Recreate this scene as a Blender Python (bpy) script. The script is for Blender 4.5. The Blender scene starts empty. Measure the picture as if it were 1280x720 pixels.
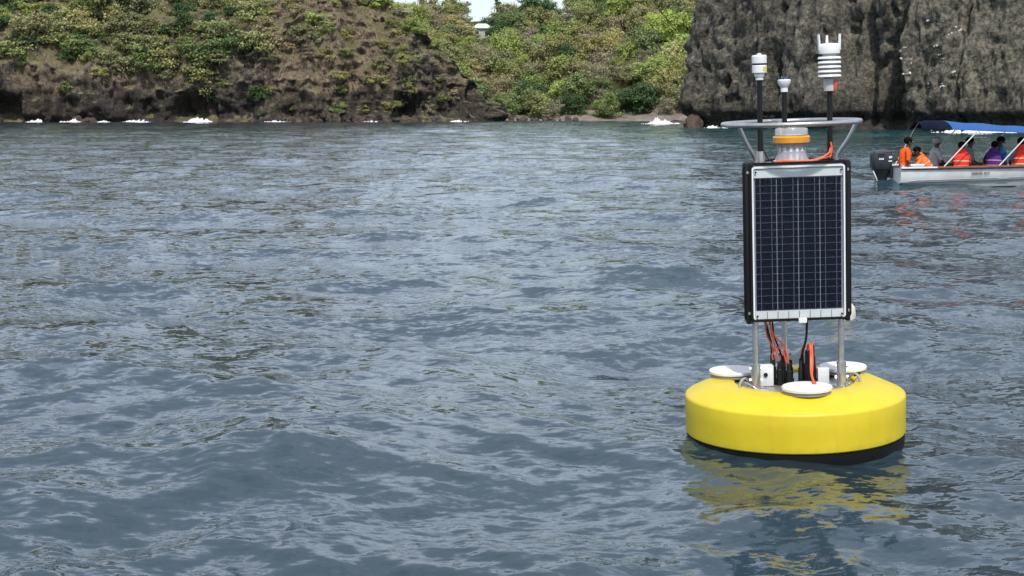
import bpy, bmesh, math, random
import numpy as np
from mathutils import Vector, Matrix, Euler, Quaternion

R = math.radians
random.seed(7)
rng = np.random.default_rng(11)
scene = bpy.context.scene
COL = scene.collection

# ------------------------------------------------------------------ camera
CAM_H = 1.74
cam_data = bpy.data.cameras.new('camera')
cam_data.sensor_width = 36.0
cam_data.lens = 1900.0 / 1280.0 * 36.0
cam_data.clip_start = 0.1
cam_data.clip_end = 8000
cam = bpy.data.objects.new('camera', cam_data)
COL.objects.link(cam)
cam.location = (0, 0, CAM_H)
cam.rotation_euler = (R(90 - 6.75), 0, 0)
scene.camera = cam

# ------------------------------------------------------------------ sky, sun, exposure
SUN_EL, SUN_AZ = 54.0, 176.0          # azimuth clockwise from +Y (north)
world = bpy.data.worlds.new('World')
scene.world = world
world.use_nodes = True
wt = world.node_tree
for n in list(wt.nodes):
    wt.nodes.remove(n)
w_out = wt.nodes.new('ShaderNodeOutputWorld')
w_bg = wt.nodes.new('ShaderNodeBackground')
w_bg.inputs['Strength'].default_value = 0.11
w_sky = wt.nodes.new('ShaderNodeTexSky')
w_sky.sky_type = 'NISHITA'
w_sky.sun_disc = False
w_sky.sun_elevation = R(SUN_EL)
w_sky.sun_rotation = R(SUN_AZ)
w_sky.air_density = 1.0
w_sky.dust_density = 1.2
w_sky.ozone_density = 1.0
w_tc = wt.nodes.new('ShaderNodeTexCoord')
w_map = wt.nodes.new('ShaderNodeMapping')
w_map.inputs['Scale'].default_value = (1.0, 1.0, 2.2)
w_map.inputs['Location'].default_value = (3.9, 2.73, 0)
w_noise = wt.nodes.new('ShaderNodeTexNoise')
w_noise.inputs['Scale'].default_value = 1.7
w_noise.inputs['Detail'].default_value = 3.5
w_noise.inputs['Roughness'].default_value = 0.6
w_ramp = wt.nodes.new('ShaderNodeValToRGB')
w_ramp.color_ramp.elements[0].position = 0.34
w_ramp.color_ramp.elements[1].position = 0.72
w_ramp.color_ramp.elements[0].color = (0.22, 0.22, 0.22, 1)
w_ramp.color_ramp.elements[1].color = (0.75, 0.75, 0.75, 1)
w_mix = wt.nodes.new('ShaderNodeMix')
w_mix.data_type = 'RGBA'
w_mix.inputs[7].default_value = (9.0, 9.7, 10.9, 1)     # bright thin cloud
wt.links.new(w_tc.outputs['Generated'], w_map.inputs['Vector'])
wt.links.new(w_map.outputs['Vector'], w_noise.inputs['Vector'])
wt.links.new(w_noise.outputs['Fac'], w_ramp.inputs['Fac'])
wt.links.new(w_ramp.outputs['Color'], w_mix.inputs[0])
wt.links.new(w_sky.outputs['Color'], w_mix.inputs[6])
wt.links.new(w_mix.outputs[2], w_bg.inputs['Color'])
wt.links.new(w_bg.outputs['Background'], w_out.inputs['Surface'])

sun_data = bpy.data.lights.new('sun', 'SUN')
sun_data.energy = 2.7
sun_data.angle = R(2.0)
sun_data.color = (1.0, 0.955, 0.88)
sun = bpy.data.objects.new('sun', sun_data)
COL.objects.link(sun)
to_sun = Vector((math.sin(R(SUN_AZ)) * math.cos(R(SUN_EL)), math.cos(R(SUN_AZ)) * math.cos(R(SUN_EL)), math.sin(R(SUN_EL))))
sun.rotation_euler = to_sun.to_track_quat('Z', 'Y').to_euler()
sun.location = (0, -20, 40)

scene.view_settings.view_transform = 'Standard'
scene.view_settings.look = 'None'
scene.view_settings.exposure = 0.30
scene.view_settings.gamma = 1.0
scene.view_settings.use_curve_mapping = False
scene.render.engine = 'CYCLES'
scene.cycles.use_denoising = True
scene.cycles.max_bounces = 7
scene.cycles.transparent_max_bounces = 8
scene.cycles.caustics_reflective = False
scene.cycles.caustics_refractive = False

# ------------------------------------------------------------------ helpers
def tag(o, label=None, cat=None, group=None, kind=None):
    if label: o['label'] = label
    if cat: o['category'] = cat
    if group: o['group'] = group
    if kind: o['kind'] = kind
    return o

def empty(name, loc=(0, 0, 0), rot=(0, 0, 0)):
    o = bpy.data.objects.new(name, None)
    o.empty_display_size = 0.2
    COL.objects.link(o)
    o.location = loc
    o.rotation_euler = rot
    return o

def link(name, data, parent=None, loc=None, rot=None, scale=None):
    o = bpy.data.objects.new(name, data)
    COL.objects.link(o)
    if parent is not None: o.parent = parent
    if loc is not None: o.location = loc
    if rot is not None: o.rotation_euler = rot
    if scale is not None: o.scale = scale
    return o

class MB:
    """collects shapes, then becomes one mesh"""
    def __init__(self):
        self.v, self.f, self.m = [], [], []
        self.mi = 0
    def add(self, verts, faces, mi=None):
        b = len(self.v)
        self.v += [tuple(p) for p in verts]
        self.f += [tuple(i + b for i in f) for f in faces]
        self.m += [self.mi if mi is None else mi] * len(faces)
        return self
    def box(self, c, s, rot=None, mi=None, taper=None):
        hx, hy, hz = s[0] / 2, s[1] / 2, s[2] / 2
        pts = []
        for z in (-hz, hz):
            k = taper if (taper and z > 0) else 1.0
            for x, y in ((-hx, -hy), (hx, -hy), (hx, hy), (-hx, hy)):
                pts.append(Vector((x * k, y * k, z)))
        if rot is not None:
            M = Euler(rot).to_matrix()
            pts = [M @ p for p in pts]
        pts = [p + Vector(c) for p in pts]
        self.add(pts, [(0, 3, 2, 1), (4, 5, 6, 7), (0, 1, 5, 4), (1, 2, 6, 5), (2, 3, 7, 6), (3, 0, 4, 7)], mi)
        return self
    def bevbox(self, c, s, b=0.004, rot=None, mi=None):
        bm = bmesh.new()
        bmesh.ops.create_cube(bm, size=1.0)
        for v in bm.verts: v.co = Vector((v.co.x * s[0], v.co.y * s[1], v.co.z * s[2]))
        bmesh.ops.bevel(bm, geom=list(bm.edges), offset=b, segments=2, affect='EDGES', profile=0.6)
        M = Euler(rot).to_matrix() if rot is not None else Matrix.Identity(3)
        bm.verts.ensure_lookup_table(); bm.verts.index_update()
        self.add([M @ v.co + Vector(c) for v in bm.verts], [[v.index for v in f.verts] for f in bm.faces], mi)
        bm.free()
        return self
    def lathe(self, prof, c=(0, 0, 0), n=32, mi=None, sx=1.0, sy=1.0, rot=None, cap=True):
        pts, faces = [], []
        M = Euler(rot).to_matrix() if rot is not None else None
        for r, z in prof:
            for i in range(n):
                a = 2 * math.pi * i / n
                p = Vector((r * math.cos(a) * sx, r * math.sin(a) * sy, z))
                if M: p = M @ p
                pts.append(p + Vector(c))
        for j in range(len(prof) - 1):
            for i in range(n):
                k = (i + 1) % n
                faces.append((j * n + i, j * n + k, (j + 1) * n + k, (j + 1) * n + i))
        if cap:
            faces.append(tuple(reversed(range(n))))
            L = (len(prof) - 1) * n
            faces.append(tuple(range(L, L + n)))
        self.add(pts, faces, mi)
        return self
    def tube(self, path, rad, n=8, mi=None, closed=False, cap=True):
        P = [Vector(p) for p in path]
        m = len(P)
        rads = rad if isinstance(rad, (list, tuple)) else [rad] * m
        pts, faces = [], []
        T0 = None
        up = None
        for j in range(m):
            if closed:
                t = (P[(j + 1) % m] - P[j - 1])
            else:
                t = P[min(j + 1, m - 1)] - P[max(j - 1, 0)]
            t.normalize()
            if up is None:
                up = Vector((0, 0, 1)) if abs(t.z) < 0.9 else Vector((1, 0, 0))
            a = t.cross(up)
            if a.length < 1e-5:
                a = t.cross(Vector((0, 1, 0)))
            a.normalize()
            b = a.cross(t); b.normalize()
            up = b
            for i in range(n):
                w = 2 * math.pi * i / n
                pts.append(P[j] + (a * math.cos(w) + b * math.sin(w)) * rads[j])
        last = m if closed else m - 1
        for j in range(last):
            jn = (j + 1) % m
            for i in range(n):
                k = (i + 1) % n
                faces.append((j * n + i, jn * n + i, jn * n + k, j * n + k))
        if cap and not closed:
            faces.append(tuple(range(n)))
            faces.append(tuple(reversed(range((m - 1) * n, m * n))))
        self.add(pts, faces, mi)
        return self
    def ellipsoid(self, c, s, n=12, m=8, rot=None, mi=None):
        prof = []
        for j in range(m + 1):
            a = -math.pi / 2 + math.pi * j / m
            prof.append((max(math.cos(a), 1e-3), math.sin(a)))
        pts, faces = [], []
        M = Euler(rot).to_matrix() if rot is not None else Matrix.Identity(3)
        for r, z in prof:
            for i in range(n):
                w = 2 * math.pi * i / n
                p = Vector((r * math.cos(w) * s[0], r * math.sin(w) * s[1], z * s[2]))
                pts.append(M @ p + Vector(c))
        for j in range(m):
            for i in range(n):
                k = (i + 1) % n
                faces.append((j * n + i, j * n + k, (j + 1) * n + k, (j + 1) * n + i))
        self.add(pts, faces, mi)
        return self
    def mesh(self, name, mats, smooth=True, angle=35):
        me = bpy.data.meshes.new(name)
        me.from_pydata(self.v, [], self.f)
        if not isinstance(mats, (list, tuple)): mats = [mats]
        for m in mats: me.materials.append(m)
        if len(mats) > 1:
            me.polygons.foreach_set('material_index', self.m)
        if smooth:
            me.polygons.foreach_set('use_smooth', [True] * len(me.polygons))
            me.set_sharp_from_angle(angle=R(angle))
        me.update()
        return me
    def build(self, name, mats, parent=None, loc=None, rot=None, smooth=True, angle=35):
        return link(name, self.mesh(name, mats, smooth, angle), parent, loc, rot)

def smooth_path(pts, n=6):
    """Catmull-Rom through points"""
    P = [Vector(p) for p in pts]
    P = [P[0] * 2 - P[1]] + P + [P[-1] * 2 - P[-2]]
    out = []
    for i in range(1, len(P) - 2):
        for k in range(n):
            t = k / n
            a, b, c, d = P[i - 1], P[i], P[i + 1], P[i + 2]
            out.append(0.5 * ((2 * b) + (c - a) * t + (2 * a - 5 * b + 4 * c - d) * t * t + (3 * b - a - 3 * c + d) * t ** 3))
    out.append(P[-2])
    return out

# numpy noise ---------------------------------------------------------
def _h(ix, iy, iz, seed):
    n = (ix.astype(np.int64) * 374761393 + iy.astype(np.int64) * 668265263 + iz.astype(np.int64) * 2147483647 + seed * 1274126177) & 0xFFFFFFFF
    n = ((n ^ (n >> 13)) * 1274126177) & 0xFFFFFFFF
    n = ((n ^ (n >> 16)) * 2246822519) & 0xFFFFFFFF
    n = n ^ (n >> 15)
    return (n & 0xFFFFFF) / float(0xFFFFFF)

def vnoise(x, y, z, seed=0):
    ix, iy, iz = np.floor(x), np.floor(y), np.floor(z)
    fx, fy, fz = x - ix, y - iy, z - iz
    fx = fx * fx * (3 - 2 * fx); fy = fy * fy * (3 - 2 * fy); fz = fz * fz * (3 - 2 * fz)
    ix = ix.astype(np.int64); iy = iy.astype(np.int64); iz = iz.astype(np.int64)
    r = 0
    for dx in (0, 1):
        for dy in (0, 1):
            for dz in (0, 1):
                w = (fx if dx else 1 - fx) * (fy if dy else 1 - fy) * (fz if dz else 1 - fz)
                r = r + w * _h(ix + dx, iy + dy, iz + dz, seed)
    return r * 2 - 1

def fbm(x, y, z, oct=5, seed=0, gain=0.5, lac=2.03):
    a, s, t = 1.0, 0, 0
    for o in range(oct):
        s = s + a * vnoise(x, y, z, seed + o * 17)
        t += a
        a *= gain
        x, y, z = x * lac + 3.1, y * lac + 1.7, z * lac + 5.3
    return s / t

def ridged(x, y, z, oct=4, seed=0):
    a, s, t = 1.0, 0, 0
    for o in range(oct):
        s = s + a * (1 - np.abs(vnoise(x, y, z, seed + o * 13)))
        t += a
        a *= 0.5
        x, y, z = x * 2.07 + 1.3, y * 2.07 + 2.9, z * 2.07 + 0.7
    return s / t

def sstep(a, b, x):
    t = np.clip((x - a) / (b - a), 0, 1)
    return t * t * (3 - 2 * t)

def grid_mesh(name, P, mat, wrap=False, flip=False):
    """P: (rows, cols, 3)"""
    nr, nc = P.shape[:2]
    idx = np.arange(nr * nc).reshape(nr, nc)
    if wrap:
        a = idx[:-1]; b = np.roll(idx, -1, axis=1)[:-1]
        c = np.roll(idx, -1, axis=1)[1:]; d = idx[1:]
    else:
        a = idx[:-1, :-1]; b = idx[:-1, 1:]; c = idx[1:, 1:]; d = idx[1:, :-1]
    F = np.stack([a, b, c, d], -1).reshape(-1, 4)
    if flip: F = F[:, ::-1]
    me = bpy.data.meshes.new(name)
    nf = len(F)
    me.vertices.add(nr * nc); me.loops.add(nf * 4); me.polygons.add(nf)
    me.vertices.foreach_set('co', P.astype(np.float32).ravel())
    me.loops.foreach_set('vertex_index', F.astype(np.int32).ravel())
    me.polygons.foreach_set('loop_start', np.arange(0, nf * 4, 4, dtype=np.int32))
    me.polygons.foreach_set('loop_total', np.full(nf, 4, dtype=np.int32))
    me.polygons.foreach_set('use_smooth', np.ones(nf, dtype=bool))
    me.materials.append(mat)
    me.update(calc_edges=True)
    me.validate()
    return me

# materials -----------------------------------------------------------
def mat_new(name):
    m = bpy.data.materials.new(name)
    m.use_nodes = True
    nt = m.node_tree
    return m, nt, nt.nodes['Principled BSDF']

def nnode(nt, t, **kw):
    n = nt.nodes.new(t)
    for k, v in kw.items():
        if k in n.inputs: n.inputs[k].default_value = v
        else: setattr(n, k, v)
    return n

def simple(name, col, rough=0.5, metal=0.0, var=0.12, nscale=14.0, bump=0.0, spec=0.5, coat=0.0, wear=None):
    """plain paint or metal with slight uneven tone and gloss"""
    m, nt, b = mat_new(name)
    tc = nnode(nt, 'ShaderNodeTexCoord')
    nz = nnode(nt, 'ShaderNodeTexNoise', Scale=nscale, Detail=5.0, Roughness=0.62)
    nt.links.new(tc.outputs['Object'], nz.inputs['Vector'])
    rp = nnode(nt, 'ShaderNodeValToRGB')
    rp.color_ramp.elements[0].position = 0.3
    rp.color_ramp.elements[1].position = 0.7
    lo = [max(0, c * (1 - var)) for c in col]
    hi = [min(1, c * (1 + var)) for c in col]
    if wear: lo = [c * (1 - 0.5) + w * 0.5 for c, w in zip(lo, wear)]
    rp.color_ramp.elements[0].color = (*lo, 1)
    rp.color_ramp.elements[1].color = (*hi, 1)
    nt.links.new(nz.outputs['Fac'], rp.inputs['Fac'])
    nt.links.new(rp.outputs['Color'], b.inputs['Base Color'])
    mr = nnode(nt, 'ShaderNodeMapRange')
    mr.inputs['To Min'].default_value = max(0.02, rough - 0.08)
    mr.inputs['To Max'].default_value = min(1, rough + 0.1)
    nt.links.new(nz.outputs['Fac'], mr.inputs['Value'])
    nt.links.new(mr.outputs['Result'], b.inputs['Roughness'])
    b.inputs['Metallic'].default_value = metal
    b.inputs['Specular IOR Level'].default_value = spec
    b.inputs['Coat Weight'].default_value = coat
    if bump > 0:
        bp = nnode(nt, 'ShaderNodeBump', Strength=0.5, Distance=bump)
        nz2 = nnode(nt, 'ShaderNodeTexNoise', Scale=nscale * 4, Detail=3.0)
        nt.links.new(tc.outputs['Object'], nz2.inputs['Vector'])
        nt.links.new(nz2.outputs['Fac'], bp.inputs['Height'])
        nt.links.new(bp.outputs['Normal'], b.inputs['Normal'])
    return m

def rock_material(name, dark, mid, pale, warm, warm_amt=0.4, stripe=(0.55, 0.55, 0.13), grass=None, scale=1.0, spots=0.0, gmin=0.78, base_dark=0.0, warm_x=None):
    m, nt, b = mat_new(name)
    L = nt.links.new
    tc = nnode(nt, 'ShaderNodeTexCoord')
    geo = nnode(nt, 'ShaderNodeNewGeometry')
    mp = nnode(nt, 'ShaderNodeMapping')
    mp.inputs['Scale'].default_value = stripe
    L(tc.outputs['Object'], mp.inputs['Vector'])
    n1 = nnode(nt, 'ShaderNodeTexNoise', Scale=1.0 * scale, Detail=8.0, Roughness=0.68)
    L(mp.outputs['Vector'], n1.inputs['Vector'])
    n2 = nnode(nt, 'ShaderNodeTexNoise', Scale=1.7 * scale, Detail=9.0, Roughness=0.72)
    L(tc.outputs['Object'], n2.inputs['Vector'])
    n3 = nnode(nt, 'ShaderNodeTexNoise', Scale=0.16 * scale, Detail=4.0, Roughness=0.6)
    L(tc.outputs['Object'], n3.inputs['Vector'])
    add = nnode(nt, 'ShaderNodeMath', operation='MULTIPLY_ADD')
    add.inputs[1].default_value = 0.5
    L(n1.outputs['Fac'], add.inputs[0])
    half = nnode(nt, 'ShaderNodeMath', operation='MULTIPLY')
    half.inputs[1].default_value = 0.5
    L(n2.outputs['Fac'], half.inputs[0])
    L(half.outputs[0], add.inputs[2])
    rp = nnode(nt, 'ShaderNodeValToRGB')
    cr = rp.color_ramp
    cr.elements[0].position = 0.38; cr.elements[0].color = (*dark, 1)
    cr.elements[1].position = 0.66; cr.elements[1].color = (*pale, 1)
    e = cr.elements.new(0.51); e.color = (*mid, 1)
    L(add.outputs[0], rp.inputs['Fac'])
    r3 = nnode(nt, 'ShaderNodeValToRGB')
    r3.color_ramp.elements[0].position = 0.42
    r3.color_ramp.elements[1].position = 0.62
    L(n3.outputs['Fac'], r3.inputs['Fac'])
    wm = nnode(nt, 'ShaderNodeMath', operation='MULTIPLY')
    wm.inputs[1].default_value = warm_amt
    L(r3.outputs['Color'], wm.inputs[0])
    if warm_x is not None:
        # a band of tan, weathered rock crosses the bluff
        sq = nnode(nt, 'ShaderNodeSeparateXYZ'); L(tc.outputs['Object'], sq.inputs['Vector'])
        wob = nnode(nt, 'ShaderNodeMath', operation='MULTIPLY_ADD'); wob.inputs[1].default_value = 14.0
        L(n3.outputs['Fac'], wob.inputs[0]); L(sq.outputs['X'], wob.inputs[2])
        dd = nnode(nt, 'ShaderNodeMath', operation='SUBTRACT'); L(wob.outputs[0], dd.inputs[0]); dd.inputs[1].default_value = warm_x[0] + 7.0
        ab = nnode(nt, 'ShaderNodeMath', operation='ABSOLUTE'); L(dd.outputs[0], ab.inputs[0])
        bd = nnode(nt, 'ShaderNodeMapRange', interpolation_type='SMOOTHSTEP')
        bd.inputs['From Min'].default_value = warm_x[1] * 0.5; bd.inputs['From Max'].default_value = warm_x[1]
        bd.inputs['To Min'].default_value = 0.8; bd.inputs['To Max'].default_value = 0.0
        L(ab.outputs[0], bd.inputs['Value'])
        rough_ = nnode(nt, 'ShaderNodeMath', operation='MULTIPLY'); L(bd.outputs['Result'], rough_.inputs[0])
        rr_ = nnode(nt, 'ShaderNodeMapRange'); rr_.inputs['From Min'].default_value = 0.38; rr_.inputs['From Max'].default_value = 0.55
        L(n2.outputs['Fac'], rr_.inputs['Value']); L(rr_.outputs['Result'], rough_.inputs[1])
        mxw = nnode(nt, 'ShaderNodeMath', operation='MAXIMUM'); L(wm.outputs[0], mxw.inputs[0]); L(rough_.outputs[0], mxw.inputs[1])
        wm = mxw
    mx = nnode(nt, 'ShaderNodeMix', data_type='RGBA')
    L(wm.outputs[0], mx.inputs[0])
    L(rp.outputs['Color'], mx.inputs[6])
    mx.inputs[7].default_value = (*warm, 1)
    last = mx.outputs[2]
    if base_dark > 0:
        # dark, sea-stained lower stratum with a ragged upper edge
        sz_ = nnode(nt, 'ShaderNodeSeparateXYZ')
        L(tc.outputs['Object'], sz_.inputs['Vector'])
        nb_ = nnode(nt, 'ShaderNodeMath', operation='MULTIPLY_ADD'); nb_.inputs[1].default_value = -9.0
        L(n1.outputs['Fac'], nb_.inputs[0]); L(sz_.outputs['Z'], nb_.inputs[2])
        rb = nnode(nt, 'ShaderNodeMapRange', interpolation_type='SMOOTHSTEP')
        rb.inputs['From Min'].default_value = base_dark - 5.0; rb.inputs['From Max'].default_value = base_dark - 3.0
        rb.inputs['To Min'].default_value = 0.75; rb.inputs['To Max'].default_value = 0.0
        L(nb_.outputs[0], rb.inputs['Value'])
        mb_ = nnode(nt, 'ShaderNodeMix', data_type='RGBA')
        L(rb.outputs['Result'], mb_.inputs[0]); L(last, mb_.inputs[6]); mb_.inputs[7].default_value = (0.040, 0.036, 0.034, 1)
        last = mb_.outputs[2]
    if spots > 0:
        # dark lichen and pale chips, small and sharp edged
        ns = nnode(nt, 'ShaderNodeTexNoise', Scale=3.4 * scale, Detail=7.0, Roughness=0.8)
        L(tc.outputs['Object'], ns.inputs['Vector'])
        rs = nnode(nt, 'ShaderNodeValToRGB')
        rs.color_ramp.elements[0].position = 0.40; rs.color_ramp.elements[0].color = (0.30, 0.30, 0.30, 1)
        rs.color_ramp.elements[1].position = 0.60; rs.color_ramp.elements[1].color = (1.75, 1.72, 1.62, 1)
        e2 = rs.color_ramp.elements.new(0.49); e2.color = (0.92, 0.92, 0.92, 1)
        L(ns.outputs['Fac'], rs.inputs['Fac'])
        mul = nnode(nt, 'ShaderNodeMix', data_type='RGBA', blend_type='MULTIPLY')
        mul.inputs[0].default_value = spots
        L(last, mul.inputs[6]); L(rs.outputs['Color'], mul.inputs[7])
        last = mul.outputs[2]
    if grass is not None:
        sep = nnode(nt, 'ShaderNodeSeparateXYZ')
        L(geo.outputs['Normal'], sep.inputs['Vector'])
        g = nnode(nt, 'ShaderNodeMath', operation='MULTIPLY_ADD')
        g.inputs[1].default_value = 0.9
        L(n2.outputs['Fac'], g.inputs[0])
        sgz = nnode(nt, 'ShaderNodeSeparateXYZ'); L(tc.outputs['Object'], sgz.inputs['Vector'])
        hgz = nnode(nt, 'ShaderNodeMapRange', interpolation_type='SMOOTHSTEP')
        hgz.inputs['From Min'].default_value = 3.5; hgz.inputs['From Max'].default_value = 9.0
        hgz.inputs['To Min'].default_value = -0.18; hgz.inputs['To Max'].default_value = 0.06
        L(sgz.outputs['Z'], hgz.inputs['Value'])
        agz = nnode(nt, 'ShaderNodeMath', operation='ADD'); L(sep.outputs['Z'], agz.inputs[0]); L(hgz.outputs['Result'], agz.inputs[1])
        L(agz.outputs[0], g.inputs[2])
        gr = nnode(nt, 'ShaderNodeMapRange')
        gr.inputs['From Min'].default_value = gmin
        gr.inputs['From Max'].default_value = gmin + 0.22
        L(g.outputs[0], gr.inputs['Value'])
        n5 = nnode(nt, 'ShaderNodeTexNoise', Scale=0.9, Detail=6.0, Roughness=0.7)
        L(tc.outputs['Object'], n5.inputs['Vector'])
        gc = nnode(nt, 'ShaderNodeValToRGB')
        gc.color_ramp.elements[0].position = 0.35; gc.color_ramp.elements[0].color = (*grass[0], 1)
        gc.color_ramp.elements[1].position = 0.65; gc.color_ramp.elements[1].color = (*grass[1], 1)
        L(n5.outputs['Fac'], gc.inputs['Fac'])
        mg = nnode(nt, 'ShaderNodeMix', data_type='RGBA')
        L(gr.outputs['Result'], mg.inputs[0])
        L(last, mg.inputs[6])
        L(gc.outputs['Color'], mg.inputs[7])
        last = mg.outputs[2]
    L(last, b.inputs['Base Color'])
    b.inputs['Roughness'].default_value = 0.92
    b.inputs['Specular IOR Level'].default_value = 0.2
    bp = nnode(nt, 'ShaderNodeBump', Strength=1.0, Distance=0.45)
    n4 = nnode(nt, 'ShaderNodeTexNoise', Scale=2.6 * scale, Detail=9.0, Roughness=0.75)
    L(tc.outputs['Object'], n4.inputs['Vector'])
    L(n4.outputs['Fac'], bp.inputs['Height'])
    L(bp.outputs['Normal'], b.inputs['Normal'])
    return m

def leaf_material():
    m, nt, b = mat_new('leaves')
    L = nt.links.new
    oi = nnode(nt, 'ShaderNodeObjectInfo')
    at = nnode(nt, 'ShaderNodeAttribute', attribute_name='tint')
    mr = nnode(nt, 'ShaderNodeMapRange')
    mr.inputs['To Min'].default_value = 0.55
    mr.inputs['To Max'].default_value = 1.5
    L(at.outputs['Fac'], mr.inputs['Value'])
    hs = nnode(nt, 'ShaderNodeHueSaturation')
    h2 = nnode(nt, 'ShaderNodeMapRange')
    h2.inputs['To Min'].default_value = 0.485
    h2.inputs['To Max'].default_value = 0.515
    L(at.outputs['Fac'], h2.inputs['Value'])
    L(h2.outputs['Result'], hs.inputs['Hue'])
    L(mr.outputs['Result'], hs.inputs['Value'])
    L(oi.outputs['Color'], hs.inputs['Color'])
    L(hs.outputs['Color'], b.inputs['Base Color'])
    b.inputs['Roughness'].default_value = 0.55
    b.inputs['Specular IOR Level'].default_value = 0.3
    tr = nnode(nt, 'ShaderNodeBsdfTranslucent')
    L(hs.outputs['Color'], tr.inputs['Color'])
    ms = nnode(nt, 'ShaderNodeMixShader')
    ms.inputs['Fac'].default_value = 0.28
    L(b.outputs['BSDF'], ms.inputs[1])
    L(tr.outputs['BSDF'], ms.inputs[2])
    L(ms.outputs['Shader'], nt.nodes['Material Output'].inputs['Surface'])
    return m

def water_material():
    m, nt, b = mat_new('sea_water')
    L = nt.links.new
    geo = nnode(nt, 'ShaderNodeNewGeometry')
    # broad patches of slightly different water colour
    n0 = nnode(nt, 'ShaderNodeTexNoise', Scale=0.05, Detail=3.0)
    L(geo.outputs['Position'], n0.inputs['Vector'])
    rp = nnode(nt, 'ShaderNodeValToRGB')
    rp.color_ramp.elements[0].position = 0.35; rp.color_ramp.elements[0].color = (0.024, 0.045, 0.060, 1)
    rp.color_ramp.elements[1].position = 0.65; rp.color_ramp.elements[1].color = (0.027, 0.053, 0.068, 1)
    L(n0.outputs['Fac'], rp.inputs['Fac'])
    # shallower, greener water towards the cliff and the beach
    sx = nnode(nt, 'ShaderNodeSeparateXYZ')
    L(geo.outputs['Position'], sx.inputs['Vector'])
    ky = nnode(nt, 'ShaderNodeMath', operation='MULTIPLY_ADD'); ky.inputs[1].default_value = 0.35
    kx = nnode(nt, 'ShaderNodeMath', operation='MULTIPLY_ADD'); kx.inputs[1].default_value = 1.6; kx.inputs[2].default_value = 0.0
    L(sx.outputs['X'], kx.inputs[0]); L(sx.outputs['Y'], ky.inputs[0]); L(kx.outputs[0], ky.inputs[2])
    ks = nnode(nt, 'ShaderNodeMapRange', interpolation_type='SMOOTHSTEP')
    ks.inputs['From Min'].default_value = 14.0; ks.inputs['From Max'].default_value = 62.0
    L(ky.outputs[0], ks.inputs['Value'])
    tm = nnode(nt, 'ShaderNodeMix', data_type='RGBA')
    tm.inputs[7].default_value = (0.018, 0.072, 0.076, 1)
    L(ks.outputs['Result'], tm.inputs[0]); L(rp.outputs['Color'], tm.inputs[6])
    L(tm.outputs[2], b.inputs['Base Color'])
    b.inputs['Roughness'].default_value = 0.06
    b.inputs['IOR'].default_value = 1.48
    # wind ripples: small random tilts of the surface
    mp = nnode(nt, 'ShaderNodeMapping')
    mp.inputs['Rotation'].default_value = (0, 0, R(12))
    mp.inputs['Scale'].default_value = (0.55, 1.0, 1.0)
    L(geo.outputs['Position'], mp.inputs['Vector'])
    acc = None
    gust = nnode(nt, 'ShaderNodeTexNoise', Scale=0.22, Detail=3.0, Roughness=0.6)
    L(mp.outputs['Vector'], gust.inputs['Vector'])
    gm = nnode(nt, 'ShaderNodeMapRange')
    gm.inputs['From Min'].default_value = 0.3
    gm.inputs['From Max'].default_value = 0.7
    gm.inputs['To Min'].default_value = 0.45
    gm.inputs['To Max'].default_value = 1.25
    L(gust.outputs['Fac'], gm.inputs['Value'])
    for sc, amp in ((1.6, 0.34), (6.5, 0.68), (20.0, 0.70)):
        nz = nnode(nt, 'ShaderNodeTexNoise', Scale=sc, Detail=3.0, Roughness=0.6)
        L(mp.outputs['Vector'], nz.inputs['Vector'])
        s = nnode(nt, 'ShaderNodeVectorMath', operation='SUBTRACT')
        s.inputs[1].default_value = (0.5, 0.5, 0.5)
        L(nz.outputs['Color'], s.inputs[0])
        k = nnode(nt, 'ShaderNodeVectorMath', operation='MULTIPLY')
        k.inputs[1].default_value = (amp * 0.7, amp * 1.25, 0)
        L(s.outputs[0], k.inputs[0])
        if acc is None: acc = k
        else:
            a = nnode(nt, 'ShaderNodeVectorMath', operation='ADD')
            L(acc.outputs[0], a.inputs[0]); L(k.outputs[0], a.inputs[1])
            acc = a
    gs = nnode(nt, 'ShaderNodeVectorMath', operation='SCALE')
    L(acc.outputs[0], gs.inputs[0]); L(gm.outputs['Result'], gs.inputs['Scale'])
    a = nnode(nt, 'ShaderNodeVectorMath', operation='ADD')
    L(geo.outputs['Normal'], a.inputs[0]); L(gs.outputs[0], a.inputs[1])
    nm = nnode(nt, 'ShaderNodeVectorMath', operation='NORMALIZE')
    L(a.outputs[0], nm.inputs[0])
    L(nm.outputs[0], b.inputs['Normal'])
    return m

M = {}
M['water'] = water_material()
M['leaf'] = leaf_material()
M['bark'] = simple('bark', (0.13, 0.105, 0.08), 0.9, var=0.35, nscale=3, spec=0.2)
M['headland'] = rock_material('headland_rock', (0.032, 0.029, 0.027), (0.125, 0.107, 0.090), (0.32, 0.27, 0.21), (0.33, 0.255, 0.17), 0.55, spots=0.6, gmin=0.90, base_dark=3.6, warm_x=(-24.0, 11.0),
                              grass=((0.12, 0.11, 0.055), (0.27, 0.235, 0.13)))
M['cliff'] = rock_material('cliff_rock', (0.038, 0.036, 0.032), (0.125, 0.114, 0.094), (0.31, 0.285, 0.228), (0.26, 0.238, 0.185), 0.5, stripe=(0.8, 0.8, 0.3), spots=0.6, base_dark=1.5, warm_x=(39.0, 11.0))
M['hill'] = rock_material('hill_soil', (0.05, 0.05, 0.025), (0.09, 0.085, 0.045), (0.15, 0.13, 0.08), (0.10, 0.08, 0.05), 0.3,
                          grass=((0.05, 0.06, 0.022), (0.12, 0.12, 0.05)))
M['beach'] = simple('beach_pebbles', (0.20, 0.165, 0.135), 0.9, var=0.45, nscale=0.9, bump=0.08)
M['boulder'] = rock_material('boulder_rock', (0.05, 0.042, 0.038), (0.13, 0.108, 0.09), (0.26, 0.22, 0.18), (0.18, 0.10, 0.07), 0.5)
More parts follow.
